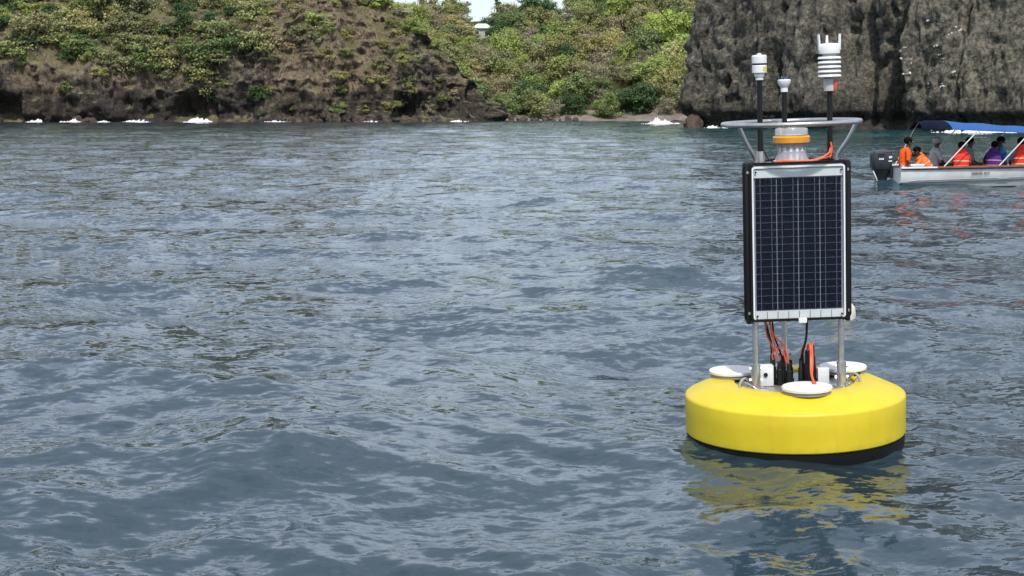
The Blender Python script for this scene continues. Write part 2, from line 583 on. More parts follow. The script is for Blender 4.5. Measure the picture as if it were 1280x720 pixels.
M['pale_stone'] = simple('pale_stone', (0.62, 0.60, 0.54), 0.85, var=0.25, nscale=3)
M['foam'] = simple('foam', (0.86, 0.88, 0.89), 0.8, var=0.06, nscale=2, bump=0.05)

# ------------------------------------------------------------------ sea
def make_sea():
    dense = np.linspace(-27, 27, 720)
    left = -27 - np.cumsum(np.linspace(0.3, 7.0, 42)) * (153.0 / np.cumsum(np.linspace(0.3, 7.0, 42))[-1])
    right = 27 + np.cumsum(np.linspace(0.3, 7.0, 42)) * (153.0 / np.cumsum(np.linspace(0.3, 7.0, 42))[-1])
    ang = np.concatenate([left[::-1], dense, right[:-1]])
    ang = np.radians(ang)
    r1 = 2.6 * np.exp(np.arange(0, 790) * 0.0058)          # to about 250 m
    r2 = r1[-1] * np.array([1.05, 1.15, 1.3, 1.6, 2.1, 3.2, 5.5, 9, 16, 24])
    r0 = np.array([0.02, 0.6, 1.2, 1.7, 2.1, 2.4])
    rad = np.concatenate([r0, r1, r2])
    A, RR = np.meshgrid(ang, rad)
    X = RR * np.sin(A); Y = RR * np.cos(A)
    dr = np.gradient(rad)
    da = np.gradient(ang)
    spacing = np.maximum(dr[:, None] * np.ones_like(A), RR * np.abs(da)[None, :])
    Z = np.zeros_like(X); DX = np.zeros_like(X); DY = np.zeros_like(X)
    g = np.random.default_rng(4)
    N = 120
    lam = np.exp(np.linspace(math.log(0.10), math.log(7.5), N))
    gust = 0.80 + 0.55 * fbm(X * 0.16 + 0.05 * Y, Y * 0.30, X * 0, 3, 5)
    gust = np.clip(gust, 0.25, 1.5)
    for l in lam:
        k = 2 * math.pi / l
        spread = 0.5 if l > 2 else 0.95
        th = R(248) + g.normal(0, spread)             # running in from ahead and right
        sl = 0.0220 if l > 0.8 else 0.0270
        if l > 2.2: sl = 0.0135
        a = sl / k
        ph = g.uniform(0, 2 * math.pi)
        att = sstep(2.2, 4.5, l / spacing)
        if att.max() <= 0: continue
        amp = a * att
        if l < 1.2: amp = amp * gust
        p = k * (X * math.cos(th) + Y * math.sin(th)) + ph
        s, c = np.sin(p), np.cos(p)
        Z += amp * s
        DX += 0.85 * amp * c * math.cos(th)
        DY += 0.85 * amp * c * math.sin(th)
    near = np.hypot(X - 1.5, Y - 7.95) < 0.8
    # the water stands a little higher where the buoy floats: raise only that passing swell
    A_ = np.stack([np.ones(near.sum()), X[near] - 1.5, Y[near] - 7.95], -1)
    c0, c1, c2 = np.linalg.lstsq(A_, Z[near], rcond=None)[0]
    bump = (-0.026 - c0 - 0.85 * c1 * (X - 1.5) - 0.5 * c2 * (Y - 7.95)) * np.exp(-((X - 1.5) ** 2 + (Y - 7.95) ** 2) / (2 * 1.3 ** 2))
    Z = Z + bump
    P = np.stack([X + DX, Y + DY, Z], -1)
    global SEA_NEAR
    SEA_NEAR = P[np.hypot(X - 1.5, Y - 7.95) < 1.0]
    me = grid_mesh('sea', P, M['water'], wrap=True, flip=False)
    # make sure normals point up
    if me.polygons[len(me.polygons) // 2].normal.z < 0:
        me.flip_normals()
    o = link('sea', me)
    tag(o, 'choppy grey-blue sea with pale sky glints filling the foreground', 'sea', kind='structure')
    return o
make_sea()

# ------------------------------------------------------------------ land
def polyline(nodes, n):
    P = np.array(nodes, float)
    seg = np.linalg.norm(np.diff(P, axis=0), axis=1)
    cum = np.concatenate([[0], np.cumsum(seg)])
    s = np.linspace(0, cum[-1], n)
    x = np.interp(s, cum, P[:, 0]); y = np.interp(s, cum, P[:, 1])
    w = max(3, int(n * 0.02)) | 1
    ker = np.hanning(w + 2)[1:-1]; ker /= ker.sum()
    xs = np.convolve(np.pad(x, w // 2, mode='edge'), ker, 'valid')
    ys = np.convolve(np.pad(y, w // 2, mode='edge'), ker, 'valid')
    return s, xs, ys

def coast(nodes, n, levels, prof):
    """prof(s) -> list of arrays (inset, height); returns base P, outward normal, s, t grids"""
    s, x, y = polyline(nodes, n)
    tx = np.gradient(x); ty = np.gradient(y)
    L = np.hypot(tx, ty); tx /= L; ty /= L
    nx, ny = ty, -tx                       # outward (to the right of travel)
    D, H = prof(s)                         # (k, n) control rows
    k = D.shape[0]
    seglen = np.sqrt(np.diff(D, axis=0) ** 2 + np.diff(H, axis=0) ** 2)
    cum = np.concatenate([np.zeros((1, n)), np.cumsum(seglen, axis=0)])
    d = np.zeros((levels, n)); h = np.zeros((levels, n))
    for i in range(n):
        q = np.linspace(0, 1, levels) ** 1.15 * cum[-1, i]
        d[:, i] = np.interp(q, cum[:, i], D[:, i]); h[:, i] = np.interp(q, cum[:, i], H[:, i])
    X = x[None] - nx[None] * d; Y = y[None] - ny[None] * d
    return X, Y, h, np.broadcast_to(nx, X.shape), np.broadcast_to(ny, X.shape), np.broadcast_to(s, X.shape)

def normals(P):
    du = np.gradient(P, axis=1); dv = np.gradient(P, axis=0)
    n = np.cross(du, dv)
    n /= np.linalg.norm(n, axis=-1, keepdims=True) + 1e-9
    return n

# left headland: travel from far left to the spur tip; sea is on the right hand of travel (-Y side)
HX = [-130, -100, -76, -55, -40, -27, -15, -8, -3.2, 1, 0, -6]
HY = [176, 188, 194, 194, 196, 195, 197, 199, 202, 212, 226, 245]
def headland_profile(s):
    _, x, y = polyline(list(zip(HX, HY)), len(s))
    end = np.where(np.arange(len(s)) > np.argmax(x), 1.0, 0.0)
    hc = np.interp(x, [-130, -60, -50, -42, -36, -28, -18, -8, -3, 2], [7, 7.2, 6.6, 6.0, 8.0, 11, 11.5, 8.0, 3.2, 1.0])
    hm = np.interp(x, [-130, -60, -40, -22, -15.5, -11, -6, -2, 1], [34, 34, 30, 23, 16.5, 12, 7.5, 2.2, 1.2])
    hc = np.minimum(hc, hm * 0.8)
    hm = hm * (1 - 0.25 * end)
    lean = np.interp(x, [-130, -45, -35, -20, -8, 0], [1.0, 1.2, 3.4, 3.6, 2.2, 1.0])
    slope = np.interp(x, [-130, -50, -36, -20, -8, 0], [0.75, 0.80, 1.15, 1.25, 1.2, 0.8])
    d2 = lean + (hm - hc) / slope
    z = np.zeros_like(s)
    D = np.stack([z - 1.5, z, lean * 0.45, lean, d2, d2 + 5, d2 + 22])
    H = np.stack([z - 2.0, z, hc * 0.55, hc, hm, hm + 0.5, hm * 0.55])
    return D, H
NS, NL = 860, 250
X, Y, Z, NX, NY, S = coast(list(zip(HX, HY)), NS, NL, headland_profile)
big = ridged(X * 0.11, Y * 0.11, Z * 0.045, 3, 3) - 0.62
col_ = ridged(X * 0.55, Y * 0.55, Z * 0.10, 3, 21) - 0.62
fine = fbm(X * 0.9, Y * 0.9, Z * 0.8, 5, 31, gain=0.62)
crag = ridged(X * 1.5, Y * 1.5, Z * 0.9, 4, 33) - 0.62
blk = vnoise(np.round(X * 0.8) * 1.7, np.round(Z * 0.9) * 1.3, np.round(Y * 0.8), 41)
above = sstep(-0.8, 1.2, Z)
steep = 1 - 0.55 * sstep(8, 16, Z)
strata = Z / 1.7 + 0.9 * fbm(X * 0.12, Y * 0.12, Z * 0.25, 3, 37)
ledge = np.abs((strata - np.floor(strata)) - 0.25) * 0.75
disp = (-0.35 * ledge + 6.5 * big + 3.6 * col_ * steep + 0.9 * fine + 0.8 * crag + 0.35 * blk * steep) * above
cave = sstep(0.12, 0.42, fbm(X * 0.20, Y * 0.05, Z * 0.0 + 2.0, 3, 55)) * (1 - sstep(1.8, 4.4, Z))
disp = disp - 4.5 * cave * above
fade = np.clip((Z + 2) / 3, 0, 1)
Px = X + NX * disp; Py = Y + NY * disp
Pz = Z + (0.9 * fbm(X * 0.3, Y * 0.3, Z * 0.3, 4, 61) + 0.35 * fine) * sstep(0.5, 4, Z)
HP = np.stack([Px, Py, Pz], -1)
me = grid_mesh('headland', HP, M['headland'])
headland = link('headland', me)
if sum(p.normal.y for p in list(me.polygons)[2000:12000:50]) > 0: me.flip_normals()
tag(headland, 'dark brown rocky headland with scrub on its slopes at the far left', 'headland', kind='structure')
HN = normals(HP)
if HN[40, 200, 1] > 0: HN = -HN

# right cliff: travel from its hidden left flank round to the right, sea on the right hand
CX = [24, 15.5, 24, 37, 56, 95]
CY = [172, 137, 126, 112, 99, 84]
def cliff_profile(s):
    z = np.zeros_like(s)
    D = np.stack([z - 0.4, z + 0.9, z + 1.1, z - 0.1, z + 0.8, z + 2.6, z + 6, z + 20, z + 60])
    H = np.stack([z - 2.0, z + 0.0, z + 0.7, z + 1.5, z + 9, z + 20, z + 24, z + 27, z + 30])
    return D, H
X, Y, Z, NX, NY, S = coast(list(zip(CX, CY)), 1100, 250, cliff_profile)
s0 = float(np.hypot(8.5, 35))         # arc length at the cliff's left corner
u = S - s0
butt = ridged(X * 0.16, Y * 0.16, Z * 0.05, 3, 71) - 0.6
mid_ = ridged(X * 0.42, Y * 0.42, Z * 0.22, 4, 81) - 0.6
fine = fbm(X * 1.1, Y * 1.1, Z * 1.1, 5, 91, gain=0.6)
hole = -np.clip(fbm(X * 0.75, Y * 0.75, Z * 0.75, 3, 95) - 0.28, 0, 1) * 3.6
recess = -2.6 * sstep(15.5, 17.2, u + 0.7 * fbm(Z * 0.3, Z * 0, u * 0, 3, 5)) * (1 - sstep(22.2, 23.0, u + 0.9 * fbm(Z * 0.5, Z * 0, u * 0, 3, 9) - 0.14 * np.clip(3.2 - Z, 0, 3))) * (0.45 + 0.55 * (1 - sstep(6, 11, Z)))
recess2 = -1.5 * np.exp(-((u - 10.5) / 0.7) ** 2) * (1 - sstep(5, 8, Z)) - 1.1 * np.exp(-((u - 18.6) / 0.45) ** 2) - 1.6 * np.exp(-((u - 20.6) / 0.6) ** 2) * (1 - sstep(3.5, 6.5, Z))
crack = -1.3 * np.exp(-((u - 28.1 - 0.12 * np.sin(Z * 1.3)) / 0.16) ** 2) - 0.5 * np.exp(-((u - 28.3) / 0.7) ** 2) * sstep(6, 8, Z)
gc_ = np.random.default_rng(8)
for q in range(34):
    cu = gc_.uniform(-1, 48); z0 = gc_.uniform(-1, 14); hh = gc_.uniform(2, 9); wv = gc_.uniform(0, 6)
    dep = gc_.uniform(0.25, 0.75); wd = gc_.uniform(0.08, 0.16)
    crack = crack - dep * np.exp(-((u - cu - 0.25 * np.sin(Z * 0.8 + wv) - 0.10 * np.sin(Z * 2.3 + wv)) / wd) ** 2) * sstep(z0, z0 + 0.6, Z) * sstep(z0 + hh, z0 + hh - 0.6, Z)
for q in range(22):
    cu = gc_.uniform(0, 46); z0 = gc_.uniform(1.5, 15); ll = gc_.uniform(1, 5)
    crack = crack - gc_.uniform(0.2, 0.5) * np.exp(-((Z - z0 - 0.15 * np.sin(u * 1.3 + q) - 0.1 * (u - cu)) / 0.10) ** 2) * sstep(cu - ll, cu - ll + 0.5, u) * sstep(cu + ll, cu + ll - 0.5, u)
rough = 1.0 - 0.45 * sstep(22, 24, u)
disp = 1.7 * butt * rough + 0.75 * mid_ * rough + 0.62 * fine + 0.42 * (ridged(X * 1.3, Y * 1.3, Z * 1.0, 4, 83) - 0.62) + hole * rough + recess + recess2 + crack
disp = disp * sstep(-1.0, 1.0, Z) * sstep(30, 22, Z)
CP = np.stack([X + NX * disp, Y + NY * disp, Z + 0.3 * fine * sstep(1, 3, Z)], -1)
me = grid_mesh('cliff', CP, M['cliff'])
cliff = link('cliff', me)
if sum(p.normal.y for p in list(me.polygons)[3000:30000:90]) > 0: me.flip_normals()
tag(cliff, 'sheer grey rock cliff with pocked face rising behind the boat at right', 'cliff', kind='structure')

# wooded valley side behind the beach
def hill_z(x, y):
    x = np.asarray(x, float); y = np.asarray(y, float)
    shore = 206 + 1.6 * np.sin(x * 0.16 + 1.0) + 0.8 * np.sin(x * 0.5)
    d = y - shore
    z = np.where(d < 6, d * 0.14, 0.84 + (d - 6) * 0.33)
    up = np.clip((d - 6) / 48, 0, 1)
    z = z + 11.0 * sstep(6, 24, x) * up + 6.0 * sstep(-17, -28, x) * up
    z = np.where(d > 52, z - (d - 52) * 0.36, z)
    return z + 0.5 * fbm(x * 0.12, y * 0.12, x * 0, 4, 101) * np.clip(d / 8, 0, 1)
gx, gy = np.meshgrid(np.linspace(-70, 80, 190), np.linspace(196, 330, 170))
P = np.stack([gx, gy, hill_z(gx, gy)], -1)
me = grid_mesh('hillside', P, M['hill'])
if me.polygons[500].normal.z < 0: me.flip_normals()
tag(link('hillside', me), 'steep valley slope under the trees behind the beach', 'hillside', kind='structure')
# pebble beach strip lies just over the foot of the slope
gx, gy = np.meshgrid(np.linspace(-8, 34, 220), np.linspace(203.5, 213.5, 40))
bz = hill_z(gx, gy) + 0.10 + 0.16 * fbm(gx * 1.2, gy * 1.2, gx * 0, 4, 111)
P = np.stack([gx, gy, bz], -1)
me = grid_mesh('beach', P, M['beach'])
if me.polygons[500].normal.z < 0: me.flip_normals()
tag(link('beach', me), 'narrow brown pebble beach at the foot of the wooded valley', 'beach', kind='structure')

# ------------------------------------------------------------------ trees and scrub
ORD = ['first', 'second', 'third', 'fourth', 'fifth', 'sixth', 'seventh', 'eighth', 'ninth', 'tenth', 'eleventh', 'twelfth',
       'thirteenth', 'fourteenth', 'fifteenth', 'sixteenth', 'seventeenth', 'eighteenth', 'nineteenth', 'twentieth']

def crown_mesh(name, seed, rx, rz, lobes, leaves, size, sparse=0.0, flat=False):
    """leaf clumps on many small lobes spread through the crown; unit: metres, base at z=0"""
    g = np.random.default_rng(seed)
    V, T = [], []
    cent = []
    for i in range(lobes):
        a = g.uniform(0, 2 * math.pi); rr = rx * math.sqrt(g.uniform(0.0, 1.0)) * 0.90
        zz = g.uniform(0.14, 0.92)
        wid = math.sin(math.pi * min(0.98, 0.18 + zz * 0.75)) ** 0.6
        cent.append((rr * math.cos(a) * wid, rr * math.sin(a) * wid, zz * rz, g.uniform(0.14, 0.36) * rx, g.uniform(0.0, 1.0)))
    per = leaves // lobes
    for cx, cy, cz, cr, tone in cent:
        d = g.normal(size=(per, 3)); d /= np.linalg.norm(d, axis=1, keepdims=True)
        d[:, 2] = np.abs(d[:, 2]) * np.where(g.random(per) < 0.75, 1, -1)
        rad = cr * np.abs(g.normal(0.85, 0.42, per))
        c = np.array([cx, cy, cz]) + d * rad[:, None] * np.array([1.0, 1.0, 0.72])
        nrm = d + np.array([0, 0, 0.55]) + g.normal(scale=0.55, size=(per, 3)); nrm /= np.linalg.norm(nrm, axis=1, keepdims=True)
        t = np.cross(nrm, g.normal(size=(per, 3))); t /= np.linalg.norm(t, axis=1, keepdims=True)
        b = np.cross(nrm, t)
        sz = size * g.uniform(0.55, 1.3, per)[:, None]
        a1 = c - t * sz * 0.5; a2 = c + b * sz * 0.34 + nrm * sz * 0.10; a3 = c + t * sz * 0.55; a4 = c - b * sz * 0.34 + nrm * sz * 0.10
        V.append(np.stack([a1, a2, a3, a4], 1).reshape(-1, 3))
        T.append(np.repeat(np.clip(tone * 0.5 + 0.5 * g.random(per), 0, 1), 4))
    V = np.concatenate(V); T = np.concatenate(T)
    nf = len(V) // 4
    me = bpy.data.meshes.new(name)
    me.vertices.add(len(V)); me.loops.add(len(V)); me.polygons.add(nf)
    me.vertices.foreach_set('co', V.astype(np.float32).ravel())
    me.loops.foreach_set('vertex_index', np.arange(len(V), dtype=np.int32))
    me.polygons.foreach_set('loop_start', np.arange(0, len(V), 4, dtype=np.int32))
    me.polygons.foreach_set('loop_total', np.full(nf, 4, dtype=np.int32))
    at = me.attributes.new('tint', 'FLOAT', 'POINT')
    at.data.foreach_set('value', T.astype(np.float32))
    me.materials.append(M['leaf'])
    me.update(calc_edges=True)
    return me, cent

def trunk_mesh(name, seed, cent, height, thick, twigs=0):
    g = random.Random(seed)
    mb = MB()
    top = Vector((g.uniform(-.2, .2), g.uniform(-.2, .2), height * 0.75))
    p1 = Vector((g.uniform(-.12, .12), g.uniform(-.12, .12), height * 0.3))
    mb.tube(smooth_path([(0, 0, -0.5), p1, top], 4), [thick * (1 - 0.6 * i / 8) for i in range(9)], n=6)
    for cx, cy, cz, cr, _ in cent[:22]:
        st = p1.lerp(top, g.uniform(0.0, 0.6))
        e = Vector((cx, cy, cz))
        mid = st.lerp(e, 0.5) + Vector((0, 0, -0.12 * height))
        mb.tube(smooth_path([st, mid, e], 3), [thick * 0.45 * (1 - 0.75 * i / 6) for i in range(7)], n=5)
    for k in range(twigs):
        cx, cy, cz, cr, _ = cent[k % min(22, len(cent))]
        st = Vector((cx, cy, cz))
        d = Vector((g.gauss(0, 1), g.gauss(0, 1), abs(g.gauss(0.5, 0.8)))).normalized()
        mb.tube([st, st + d * cr * g.uniform(0.8, 1.5)], [thick * 0.16, thick * 0.05], n=4)
    return mb.mesh(name, M['bark'])

TREES = []
for i in range(6):      # leafy broad crowns
    cm, ce = crown_mesh('crown', 100 + i, 3.0 + 0.25 * (i % 3), 4.6 + 0.4 * (i % 2), 34 + 4 * i, 4600, 0.33)
    TREES.append((cm, trunk_mesh('trunk', 100 + i, ce, 4.6, 0.17, 8)))
DRY = []
for i in range(3):      # thin dry crowns with branches showing
    cm, ce = crown_mesh('crown', 200 + i, 3.0, 4.6, 40, 2400, 0.25)
    DRY.append((cm, trunk_mesh('trunk', 200 + i, ce, 4.6, 0.15, 70)))
BUSH = []
for i in range(5):
    cm, ce = crown_mesh('crown', 300 + i, 1.55, 1.7, 22 + 3 * i, 1700, 0.22)
    BUSH.append((cm, trunk_mesh('trunk', 300 + i, ce, 1.7, 0.07, 10)))
TALL = []
cm, ce = crown_mesh('crown', 401, 1.5, 7.5, 20, 1700, 0.36)
TALL.append((cm, trunk_mesh('trunk', 401, ce, 7.5, 0.16, 20)))

COLS = {'lime': (0.43, 0.49, 0.13), 'bright': (0.33, 0.40, 0.115), 'olive': (0.30, 0.31, 0.13), 'dry': (0.35, 0.31, 0.205),
        'dark': (0.09, 0.155, 0.06), 'green': (0.20, 0.265, 0.095), 'yellow': (0.39, 0.375, 0.15), 'scrub': (0.26, 0.27, 0.13), 'straw': (0.37, 0.32, 0.20)}
WORD = {'lime': 'lime-green', 'bright': 'bright green', 'olive': 'olive green', 'dry': 'dry grey-brown', 'dark': 'dark green',
        'green': 'mid-green', 'yellow': 'yellow-green', 'scrub': 'olive', 'straw': 'straw-coloured'}
def px(x, y): return 640 + 1900 * x / y

plants = []      # dicts, labelled after all are placed
def add_plant(kind, variants, loc, sc, rz, name, cat, zone, sz=1.0):
    cm, tm = random.choice(variants)
    o = empty(name, loc, (random.uniform(-.06, .06), random.uniform(-.06, .06), rz))
    o.scale = (sc * random.uniform(0.85, 1.25), sc * random.uniform(0.85, 1.15), sc * sz * random.uniform(0.85, 1.2))
    t = link('trunk' if cat == 'tree' else 'stem', tm, o)
    c = link('crown', cm, o)
    k = random.uniform(0.82, 1.18)
    base = COLS[kind]
    c.color = (base[0] * k * random.uniform(.93, 1.07), base[1] * k, base[2] * k * random.uniform(.85, 1.15), 1)
    plants.append(dict(o=o, kind=kind, cat=cat, zone=zone, px=px(loc[0], loc[1])))
    return o

# named crowns seen in the photograph: (px, py of the crown centre, kind, size)
feature = [(632, 62, 'lime', 0.95), (700, 112, 'lime', 0.62), (740, 58, 'yellow', 1.0), (770, 80, 'lime', 0.6), (840, 34, 'lime', 1.0), (820, 32, 'lime', 0.8),
           (640, 22, 'dark', 0.85), (665, 14, 'dark', 0.95), (684, 6, 'dark', 0.8), (625, 38, 'dark', 0.7), (612, 30, 'dark', 0.5), (690, 20, 'green', .7),
           (775, 118, 'dark', 0.75), (800, 120, 'dark', 0.8), (760, 130, 'green', 0.7), (655, 120, 'green', 0.8), (668, 108, 'bright', .7),
           (725, 85, 'dry', 0.9), (752, 70, 'dry', 0.95), (745, 96, 'dry', .7), (835, 105, 'yellow', 0.75), (850, 120, 'olive', .7),
           (690, 132, 'dry', .6), (715, 128, 'dark', .6), (830, 138, 'dry', .6), (630, 130, 'green', .6), (815, 85, 'bright', .8),
           (560, 40, 'bright', .7), (585, 55, 'bright', .7), (548, 25, 'dry', .8), (520, 22, 'bright', .9), (535, 50, 'olive', .8), (575, 75, 'olive', .8), (600, 95, 'dry', .8), (605, 70, 'dry', .8),
           (650, 75, 'lime', .6), (700, 60, 'olive', .8), (720, 40, 'olive', .8), (790, 50, 'dry', .8), (760, 30, 'yellow', .8), (800, 12, 'olive', .8), (850, 60, 'bright', .8), (735, 12, 'bright', .8), (850, 12, 'yellow', .8), (570, 22, 'dry', .7)]
def ray_hill(pxx, pyy, lift):
    tx = (pxx - 640) / 1900.0; tz = (135 - pyy) / 1900.0
    for y in np.arange(209, 262, 0.5):
        x = tx * y; z = CAM_H + tz * y
        if hill_z(x, y) + lift >= z: return x, float(y), float(hill_z(x, y))
    y = 258.0
    return tx * y, y, float(hill_z(tx * y, y))
spots = []
for (a, b_, kind, sc) in feature:
    x, y, z = ray_hill(a, b_, 3.0 * sc)
    spots.append((x, y))
    add_plant(kind, DRY if kind == 'dry' else TREES, (x, y, z - 0.3), sc * random.uniform(.92, 1.08), random.uniform(0, 6.28), 'dry_tree' if kind == 'dry' else 'leafy_tree', 'tree', 'hill')
# fill the rest of the slope
fill = ['olive'] * 5 + ['green'] * 3 + ['bright'] * 3 + ['dry'] * 5 + ['yellow'] * 3 + ['dark'] * 1
for iy, yy in enumerate(np.arange(211.5, 262, 4.0)):
    for xx in np.arange(-26, 34, 4.2):
        x = xx + random.uniform(-1.5, 1.5); y = yy + random.uniform(-1.5, 1.5)
        q = px(x, y)
        if q > 890 or q < 505: continue
        if y < 212 and 700 < q < 860: continue
        if min((x - a) ** 2 + (y - c) ** 2 for a, c in spots) < 2.6: continue
        if abs(q - 603) < 18 and y > 236: continue          # the house stands clear here
        z = float(hill_z(x, y))
        kind = random.choice(fill)
        if y < 216: kind = random.choice(['green', 'dark', 'olive', 'green', 'dry'])
        sc = random.uniform(0.62, 0.95)
        spots.append((x, y))
        add_plant(kind, DRY if kind == 'dry' else TREES, (x, y, z - 0.3), sc, random.uniform(0, 6.28), 'dry_tree' if kind == 'dry' else 'leafy_tree', 'tree', 'hill', random.uniform(0.85, 1.15))
for (a, yy, sc) in ((622, 262, 1.0), (560, 262, 0.72), (584, 264, .7)):
    x = (a - 640) / 1900 * yy
    add_plant('dark' if a > 600 else 'dry', TALL, (x, yy, float(hill_z(x, yy)) - .3), sc * .8, 1.0, 'tall_tree', 'tree', 'hill')

# scrub on the headland
g = np.random.default_rng(77)
placed = []
tries = 0
def place_bush(i, j, kind, sc, vs=BUSH, zone='head'):
    p = HP[i, j]
    placed.append((p[0], p[2], sc))
    add_plant(kind, vs, (p[0], p[1] + 0.2, p[2] - 0.25), sc, random.uniform(0, 6.28), 'scrub_bush', 'bush', zone, random.uniform(.75, 1.1))
while len(placed) < 286 and tries < 30000:
    tries += 1
    i = g.integers(8, NL - 12); j = g.integers(20, NS - 60)
    p = HP[i, j]; n = HN[i, j]
    q = px(p[0], p[1]); row = 135 - 1900 * (p[2] - CAM_H) / p[1]
    if q < -40 or q > 600 or row < -22 or row > 140: continue
    if n[1] > 0.3: continue
    if q < 120: dens = 1.0 if row < 82 else 0.05
    elif q < 250: dens = 1.0 if row < 60 else (0.35 if row < 110 else 0.05)
    elif q < 330: dens = 0.85 if row < 85 else 0.10
    elif q < 400: dens = 0.6 if row < 80 else 0.14
    elif q < 500: dens = 0.55 if row < 60 else 0.22
    else: dens = 0.35 if row < 80 else 0.10
    if g.random() > dens: continue
    sc = g.uniform(0.75, 1.65) if q < 330 else g.uniform(0.45, 1.0)
    if any((p[0] - a) ** 2 + (p[2] - c) ** 2 < (0.46 * (sc + s_)) ** 2 for a, c, s_ in placed): continue
    if q < 90 and g.random() < .45: kind = 'bright'
    elif q < 330: kind = ['scrub', 'olive', 'green', 'green', 'dark', 'scrub', 'yellow'][g.integers(0, 7)]
    else: kind = ['straw', 'scrub', 'straw', 'olive', 'yellow'][g.integers(0, 5)]
    place_bush(i, j, kind, sc)
# larger bushes growing at the foot of the cliff, and green trees on the ridge of the spur
def near_vertex(a, row):
    qq = 640 + 1900 * HP[..., 0] / HP[..., 1]; rr = 135 - 1900 * (HP[..., 2] - CAM_H) / HP[..., 1]
    d = (qq - a) ** 2 + (rr - row) ** 2 + np.where(HN[..., 1] > 0.2, 1e5, 0)
    k = np.unravel_index(np.argmin(d), d.shape)
    return k
for a, row, kind, sc in ((432, 134, 'yellow', 1.25), (422, 140, 'green', .8), (485, 125, 'green', 1.0), (488, 140, 'olive', .8), (527, 132, 'olive', .6), (470, 143, 'straw', .5),
                         (500, 22, 'bright', 1.3), (478, 12, 'bright', 1.2), (462, 5, 'olive', 1.3), (515, 40, 'bright', 1.0), (395, 30, 'bright', 1.2), (375, 45, 'olive', 1.0), (450, 8, 'bright', 1.1)):
    i, j = near_vertex(a, row)
    place_bush(i, j, kind, sc)

# label every plant so that it can be found
import collections
bins = collections.defaultdict(list)
for p in plants:
    loc = p['o'].location
    row = 135 - 1900 * (loc.z + (2.4 if p['cat'] == 'tree' else 0.8) * p['o'].scale.z - CAM_H) / loc.y
    if p['zone'] == 'hill':
        side = 'by the rocky spur' if p['px'] < 640 else ('mid-valley' if p['px'] < 755 else 'beside the sheer cliff')
        band = 'on the skyline' if row < 22 else ('high on the slope' if row < 60 else ('halfway up the slope' if row < 100 else 'just behind the beach'))
    else:
        side = ('at the photo edge' if p['px'] < 110 else 'left of the dark gully' if p['px'] < 240 else 'above the main rock face' if p['px'] < 360 else 'on the brown bluff' if p['px'] < 480 else 'on the spur')
        band = 'topmost' if row < 20 else ('upper' if row < 55 else ('middle' if row < 95 else 'lowest'))
    bins[(p['cat'], p['zone'], p['kind'], band, side)].append(p)
for (cat, zone, kind, band, side), ps in bins.items():
    ps.sort(key=lambda p: p['px'])
    for i, p in enumerate(ps):
        n_ = '' if len(ps) == 1 else ORD[i % len(ORD)] + ' from left, '
        if zone == 'hill':
            lab = f"{WORD[kind]} tree {band} {side}" + ('' if len(ps) == 1 else f", {ORD[i % 20]} such from left")
            grp = 'trees on the valley slope'
        else:
            lab = f"{WORD[kind]} bush on the headland's {band} scrub {side}" + ('' if len(ps) == 1 else f", {ORD[i % 20]} from left")
            grp = 'scrub bushes on the headland'
        tag(p['o'], lab, cat, grp)

# ------------------------------------------------------------------ boulders at the water's edge
def boulder_mesh(seed):
    bm = bmesh.new()
    bmesh.ops.create_icosphere(bm, subdivisions=3, radius=1.0)
    co = np.array([v.co[:] for v in bm.verts])
    n = 0.45 * fbm(co[:, 0] * 0.9 + seed * 9.1, co[:, 1] * 0.9, co[:, 2] * 0.9, 3, seed) + 0.16 * vnoise(np.round(co[:, 0] * 2.2), np.round(co[:, 1] * 2.2), np.round(co[:, 2] * 2.2), seed + 3)
    for v, k in zip(bm.verts, n):
        v.co = v.co * (1 + k)
        v.co.z *= 0.72
    me = bpy.data.meshes.new('boulder')
    bm.to_mesh(me); bm.free()
    me.materials.append(M['boulder'])
    return me
BOULD = [boulder_mesh(s) for s in range(5)]
bl = []
shore = [(a, random.uniform(0.25, 0.75)) for a in np.linspace(318, 560, 24)] + [(a, random.uniform(0.22, 0.6)) for a in np.linspace(566, 722, 22)] + [(868, .9), (862, .45), (856, .3), (890, .6)] + [(a, random.uniform(.4, .8)) for a in (6, 40, 66, 100, 107, 118)]
for a, s in shore:
    a += random.uniform(-4, 4)
    if a > 850: y = 136.5 + random.uniform(-2, 1)
    elif a < 560: y = float(np.interp((a - 640) / 1900 * 195, HX[:9], HY[:9])) - random.uniform(0.8, 2.8)
    else: y = random.uniform(203, 206.5)
    x = (a - 640) / 1900 * y
    o = link('boulder', random.choice(BOULD), None, (x, y, max(0.0, s * 0.25)), (random.uniform(0, 6), random.uniform(0, 6), random.uniform(0, 6)))
    o.scale = (s * random.uniform(.9, 1.5), s * random.uniform(.8, 1.2), s * random.uniform(.7, 1.0))
    bl.append((a, o))
zones = collections.defaultdict(list)
for a, o in bl:
    z = 'under the left headland' if a < 200 else 'below the brown bluff' if a < 440 else "at the dark spur's foot" if a < 566 else 'on the pebble beach' if a < 760 else "at the sheer cliff's corner"
    zones[z].append((a, o))
for z, lst in zones.items():
    lst.sort(key=lambda t: t[0])
    for i, (a, o) in enumerate(lst):
        tag(o, f"brown boulder at the waterline {z}, " + (f"{ORD[i]} from left" if i < 20 else f"{ORD[len(lst) - 1 - i]} from right"), 'boulder', 'boulders along the shore')

